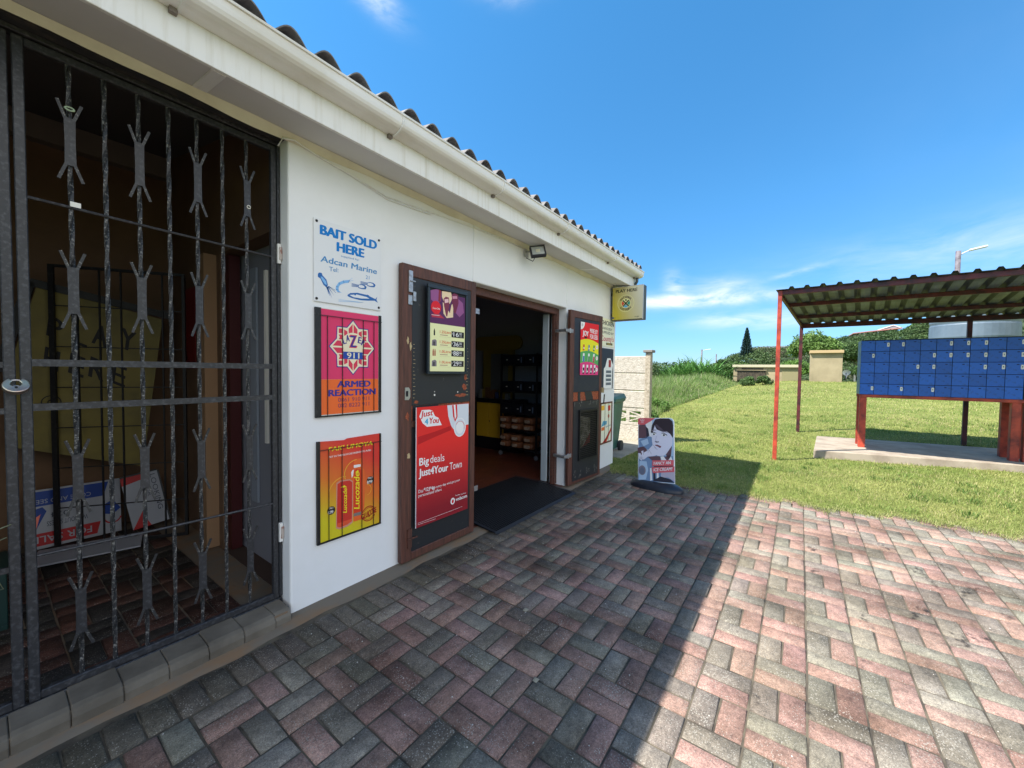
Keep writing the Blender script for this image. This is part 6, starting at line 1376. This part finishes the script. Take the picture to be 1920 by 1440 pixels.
    t = np.clip(.45+.3*vnoise(x, y, .9, 1)+RNG.normal(0, .25, n), 0, 1)[:, None]
    col = np.array([[.13, .23, .05]])*(1-t)+np.array([[.24, .34, .10]])*t; dr = (RNG.random(n) < .16)[:, None]; col = np.where(dr, np.array([[.42, .38, .24]]), col)*RNG.uniform(.7, 1.25, (n, 1))
    blades('tall_grass', np.stack([x, y, z], 1), np.abs(H_), W_, RNG.uniform(.1, .5, n), col, 'long unmown green grass left of the lawn')
grass()
def leaves_mesh(name, C, S_, cols, parent=None, up_=.3):
    n = len(C); N_ = RNG.normal(0, 1, (n, 3)); N_[:, 2] += up_*2; N_ /= np.linalg.norm(N_, axis=1)[:, None]
    A = np.cross(N_, RNG.normal(0, 1, (n, 3))); A /= np.linalg.norm(A, axis=1)[:, None]+1e-9; B_ = np.cross(N_, A)
    S_ = S_[:, None]; a = A*S_; b = B_*S_*.55
    V = np.stack([C-a, C+b*.9-a*.1, C+a, C-b*.9+a*.1], 1).reshape(-1, 3); Fc = np.arange(4*n).reshape(n, 4)
    return mesh_np(name, V, Fc, LEAF, np.repeat(cols, 4, 0), parent)
def lobes(cen, rad, nl, per, g0, g1, ls, squash=.75, jit=.75):
    """leaf clumps spread over many small lobes of one crown"""
    cen = np.array(cen, float); rad = np.array(rad, float); C = []; Cc = []
    for k in range(nl):
        d = RNG.normal(0, 1, 3); d /= np.linalg.norm(d); d[2] = abs(d[2])*1.1-.25
        c = cen+d*rad*RNG.uniform(.55, .95); r = rad.mean()*RNG.uniform(.22, .42); v = RNG.normal(0, 1, (per, 3)); v /= np.linalg.norm(v, axis=1)[:, None]; v *= RNG.uniform(.55, 1.08, (per, 1))
        v[:, 2] *= squash; C.append(c+v*r); t = RNG.uniform(0, 1)
        base = np.array(g0)*(1-t)+np.array(g1)*t; Cc.append(base*RNG.uniform(.7, 1.3, (per, 1)))
    C = np.concatenate(C); return C, np.full(len(C), ls)*RNG.uniform(.6, 1.3, len(C)), np.concatenate(Cc)
BARK = M('bark', (.12, .09, .065), .9, (.06, .045, .035), 8, .4, .6, .5, 30)
def branches(t, base, cen, rad, n, r0):
    b = MB(); base = Vector(base); cen = Vector(cen); b.tube([base, base.lerp(cen, .35)+Vector((.05, .1, 0)), base.lerp(cen, .75)], r0, BARK, 8, r0*.55)
    for k in range(n):
        a = 2*PI*k/n+.4; e = cen+Vector((math.cos(a)*rad[0]*.7, math.sin(a)*rad[1]*.7, rad[2]*random.uniform(-.1, .5))); s_ = base.lerp(cen, random.uniform(.4, .7)); b.tube([s_, s_.lerp(e, .5)+Vector((0, 0, .12)), e], r0*.45, BARK, 6, r0*.12)
    b.build('trunk', t, smooth=True)
DG, MG, LG, OL = (.045, .085, .030), (.10, .175, .045), (.17, .27, .065), (.11, .13, .06)
def trees():
    # big round coast tree behind the kiosk
    def tree(name, label, base, cen, rad, nl, per, g0, g1, ls, group=None, cat='tree'):
        t = thing(name, label, cat, base, group); lc = Vector(cen)-Vector(base); C, S_, c = lobes(lc, rad, nl, per, g0, g1, ls); leaves_mesh('crown', C, S_, c, t); branches(t, (0, 0, 0), lc, rad, 6, .05*max(rad)); return t
    tree('coast_tree', 'large rounded green tree behind the khaki kiosk', (44, -.8, .4), (44, -.85, 3.75), (1.8, 1.75, 1.5), 90, 260, MG, LG, .10)
    tree('bushy_tree', 'bright green bushy tree between the two khaki buildings', (38, .35, .4), (38, .2, 1.75), (1.4, 1.3, .95), 46, 190, MG, (.15, .27, .05), .075)
    tree('bushy_tree', 'dark low tree directly behind the low building left end', (41, 5.6, .1), (41, 5.4, 1.7), (1.8, 1.9, 1.1), 45, 160, DG, MG, .12)
    tree('bushy_tree', 'green bush at the right of the white dish', (35.5, -3.5, .9), (35.5, -3.7, 1.75), (.9, 1.1, .7), 26, 150, DG, MG, .09, cat='bush')
    tree('bushy_tree', 'olive tree behind the right side of the kiosk', (50, -4.6, 1.0), (50, -4.6, 3.4), (2.0, 2.2, 1.2), 55, 190, DG, (.10, .16, .045), .11)
    tree('bushy_tree', 'tree against the sky left of the water tank', (76, -13.2, 4), (76, -13.2, 7.7), (2, 2.0, .9), 34, 170, DG, MG, .15)
    # norfolk pine
    t = thing('norfolk_pine', 'tall dark conical pine standing alone on the hill', 'pine tree', (64, 6.25, 3.0)); cyl('trunk', BARK, [(0, 0, 0), (0, 0, 4.9)], .10, t, 8, .02)
    C = []; cc = []; z = .7
    while z < 4.85:
        R_ = 1.05*(1-(z/4.98))**.8*RNG.uniform(.85, 1.1); nb = 15
        for k in range(nb):
            a = 2*PI*k/nb+z*3; m_ = 26; tt = RNG.random(m_)**.6
            C.append(np.stack([np.cos(a)*R_*tt, np.sin(a)*R_*tt, z+.10*tt+RNG.normal(0, .022, m_)], 1)); cc.append(np.array([[.028, .062, .052]])*RNG.uniform(.6, 1.4, (m_, 1)))
        z += .145
    C = np.concatenate(C); leaves_mesh('crown', C, np.full(len(C), .085), np.concatenate(cc), t)
    # strap-leaved clump at the left (wild banana / reeds)
    def strap(label, base, n, L0, L1, w, g, spread, name='strap_leaf_clump'):
        t = thing(name, label, 'shrub', base); b = MB(); V = []; Fc = []; cols = []
        for k in range(n):
            a = RNG.uniform(0, 2*PI); ox, oy = RNG.normal(0, spread, 2); L_ = RNG.uniform(L0, L1); el = RNG.uniform(R(50), R(86)); kk = len(V); seg = 6; side = np.array([-math.sin(a), math.cos(a)]); sh = RNG.uniform(.6, 1.35)
            x = y = 0; zz = 0; e = el
            for s_ in range(seg+1):
                ww = w*math.sin(PI*(.12+.86*s_/seg))
                for sg in (-1, 1): V.append((ox+x*math.cos(a)+side[0]*ww*sg, oy+x*math.sin(a)+side[1]*ww*sg, zz)); cols.append(np.array(g)*sh)
                x += L_/seg*math.cos(e); zz += L_/seg*math.sin(e); e -= R(9)*RNG.uniform(.6, 1.7)
            for s_ in range(seg): Fc.append((kk+2*s_, kk+2*s_+1, kk+2*s_+3, kk+2*s_+2))
        mesh_np('leaves', V, Fc, LEAF, np.array(cols), t); return t
    strap('tall strap-leaved green clump rising left of the far lamp', (30, 7.2, .3), 300, 1.6, 2.5, .045, (.10, .22, .05), .50)
    strap('strap-leaved green clump directly below the far lamp', (30.5, 5.9, .4), 360, 1.8, 2.95, .045, (.09, .21, .045), .55)
    strap('lower strap-leaved clump left of the low building', (31, 4.9, .35), 200, 1.1, 1.9, .04, (.07, .15, .035), .5)
    # weeds before the low shed
    def weeds(label, base, rad, g0, g1, ls=.05, nl=30, per=110, cat='shrub', name='weed_shrub'):
        t = thing(name, label, cat, base); C, S_, c = lobes((0, 0, rad[2]*.7), rad, nl, per, g0, g1, ls); leaves_mesh('foliage', C, S_, c, t)
        b = MB()
        for k in range(5): a = k*1.3; b.tube([(0, 0, -.05), (math.cos(a)*rad[0]*.3, math.sin(a)*rad[1]*.3, rad[2]*.7)], .02*ls/.05, BARK, 5, .008)
        b.build('stems', t)
    weeds('leafy weeds in front of the slatted doors, left of the next', (27.4, 2.55, .62), (.5, .42, .42), MG, (.12, .19, .08)); weeds('leafy weed clump at the right end of the slatted doors', (27.6, 1.75, .72), (.45, .42, .40), DG, MG)
    weeds('low rounded leafy shrub at the lawn edge by the precast wall', (11.2, 3.55, .05), (.45, .40, .22), MG, (.12, .22, .045), .028, 30, 120)
    weeds('low leafy shrub farther along the long grass edge', (13.6, 3.95, .12), (.6, .45, .26), MG, (.11, .21, .04), .03, 34, 120)
    weeds('grey-green bush behind the long grass, left of the strap leaves', (30, 9.6, .1), (1.6, 1.7, 1.3), (.07, .11, .045), (.12, .17, .07), .09, 40, 140, 'bush', 'bush')
    weeds('dark scrub bush nearest the precast wall post', (34, 13.2, -.2), (1.9, 2.3, 1.4), DG, (.07, .11, .04), .11, 44, 140, 'bush', 'bush')
    weeds('green bush filling behind the strap-leaved clumps', (36, 8.0, -.1), (2.0, 3.2, 1.5), DG, MG, .11, 50, 140, 'bush', 'bush')
    weeds('leafy bush showing above the precast wall', (11.5, 4.75, .2), (.7, .75, .95), MG, (.12, .24, .04), .05, 50, 130, 'bush', 'bush')
    # palms
    def palm(label, base, H_, R_, name='palm_tree', nfr=26, lw=.05):
        t = thing(name, label, 'palm', base, 'palms beyond the long grass'); cyl('trunk', BARK, [(0, 0, 0), (.05, 0, H_)], .12, t, 8, .09); V = []; Fc = []; cols = []
        for k in range(nfr):
            a = 2*PI*k/nfr+RNG.uniform(-.1, .1); e = RNG.uniform(R(-25), R(75)); x, z = 0, H_
            for s_ in range(7):
                L_ = R_/7; nx, nz = x+L_*math.cos(e), z+L_*math.sin(e)
                for sg in (-1, 1):
                    for q_ in range(2):
                        f = (q_+.5)/2; px, pz = x+(nx-x)*f, z+(nz-z)*f; wl_ = R_*.20*(1-.6*abs(s_-2.5)/4); kk = len(V)
                        ex, ey = -math.sin(a)*sg, math.cos(a)*sg
                        for dx_, m_ in ((-lw/2, 0), (lw/2, 0), (lw/3+.08, 1), (.08, 1)):
                            xx = px+dx_; V.append((xx*math.cos(a)+ex*wl_*m_, xx*math.sin(a)+ey*wl_*m_, pz-m_*wl_*.35)); cols.append(np.array((.05, .075, .03))*RNG.uniform(.7, 1.3))
                        Fc.append((kk, kk+1, kk+2, kk+3))
                x, z = nx, nz; e -= R(15)
        mesh_np('fronds', V, Fc, LEAF, np.array(cols), t)
    palm('low spreading palm right beside the precast wall post', (40, 14.1, -.8), 1.9, 1.9)
    palm('left of the two tiny tall palms on the horizon', (118, 31.6, -3), 7.2, .85, lw=.14); palm('right of the two tiny tall palms on the horizon', (118, 29.4, -3), 6.5, 1.0, lw=.14)
    t = thing('distant_house', 'tiny orange-roofed house glimpsed beside the precast post', 'house', (52, 18.4, -1.2)); b = MB(); b.box(0, 4, -1.4, 1.0, 0, 1.6, M('far_white', S(200, 196, 186, .8), .9)); b.build('wall', t); b = MB(); b.extx([(-1.6, 1.6), (1.2, 1.6), (1.0, 2.1), (-1.4, 2.1)], -.2, 4.2, M('far_orange_roof', S(190, 104, 74, .8), .9)); b.build('roof', t)
trees()
def hill():
    # wooded ridge: height of the canopy line against Y
    def ridge(y): return np.interp(y, [-60, -30, -20, -13, -10.6, -6.6, -4.4, 1.8, 5.4, 8.2, 9.1, 10.5, 12, 16, 22, 40, 90], [14, 12.5, 10.6, 8.3, 7.35, 6.85, 6.6, 5.5, 5.5, 4.4, 3.85, 2.9, 2.3, 1.6, .9, -1, -3])
    xs = np.linspace(46, 190, 42); ys = np.linspace(-110, 90, 90); X, Y = np.meshgrid(xs, ys, indexing='ij')
    sc = X/70; yy = Y/sc
    prof = sms(44, 70, X); Z = -1.2+(ridge(yy)-1.5+1.2)*prof; Z = 1.43+(Z-1.43)*np.where(X > 74, np.clip(1-.004*(X-74), .2, 1), 1)
    n, m_ = X.shape; V = np.stack([X, Y, Z], -1).reshape(-1, 3); i = np.arange(n*m_).reshape(n, m_); Fc = np.stack([i[:-1, :-1], i[1:, :-1], i[1:, 1:], i[:-1, 1:]], -1).reshape(-1, 4)
    hm = M('hill_undergrowth', (.03, .05, .018), .95, (.05, .075, .03), .5, .4, .6); o = mesh_np('hill', V, Fc, hm, smooth=True); tag(o, kind='structure')
    # scrub canopy: clumps of leaves all over the near slope
    C = []; S_ = []; cols = []
    for k in range(1350):
        x = RNG.uniform(46, 80) if k % 4 else RNG.uniform(68, 80); y = RNG.uniform(-20, 15)*x/70
        if abs(y/(x/70)) > 26: continue
        pr = float(sms(44, 70, x)); z = -1.2+(float(ridge(y/(x/70)))-.62+1.2)*pr
        # keep the house fronts clear
        if 1.2 < y < 6.2 and x < 76: z -= .1
        if x > 74 and -13 < y < -5.5: z -= .5
        r = RNG.uniform(.5, 1.35); per = 110; v = RNG.normal(0, 1, (per, 3)); v /= np.linalg.norm(v, axis=1)[:, None]; v *= RNG.uniform(.6, 1.08, (per, 1)); v[:, 2] = np.abs(v[:, 2])*.62
        C.append(np.array([x, y, z])+v*np.array([r, r*1.15, r])); S_.append(np.full(per, .125)*RNG.uniform(.6, 1.3, per)); t = RNG.random(); base = (np.array(DG)*(1-t)+np.array((.085, .13, .04))*t) if RNG.random() > .15 else np.array((.12, .12, .07))
        cols.append(base*RNG.uniform(.65, 1.35, (per, 1)))
    o = leaves_mesh('hillside_scrub', np.concatenate(C), np.concatenate(S_), np.concatenate(cols), up_=.5); tag(o, 'dense dark green coastal scrub covering the hill behind the sheds', 'scrub', kind='stuff')
hill()
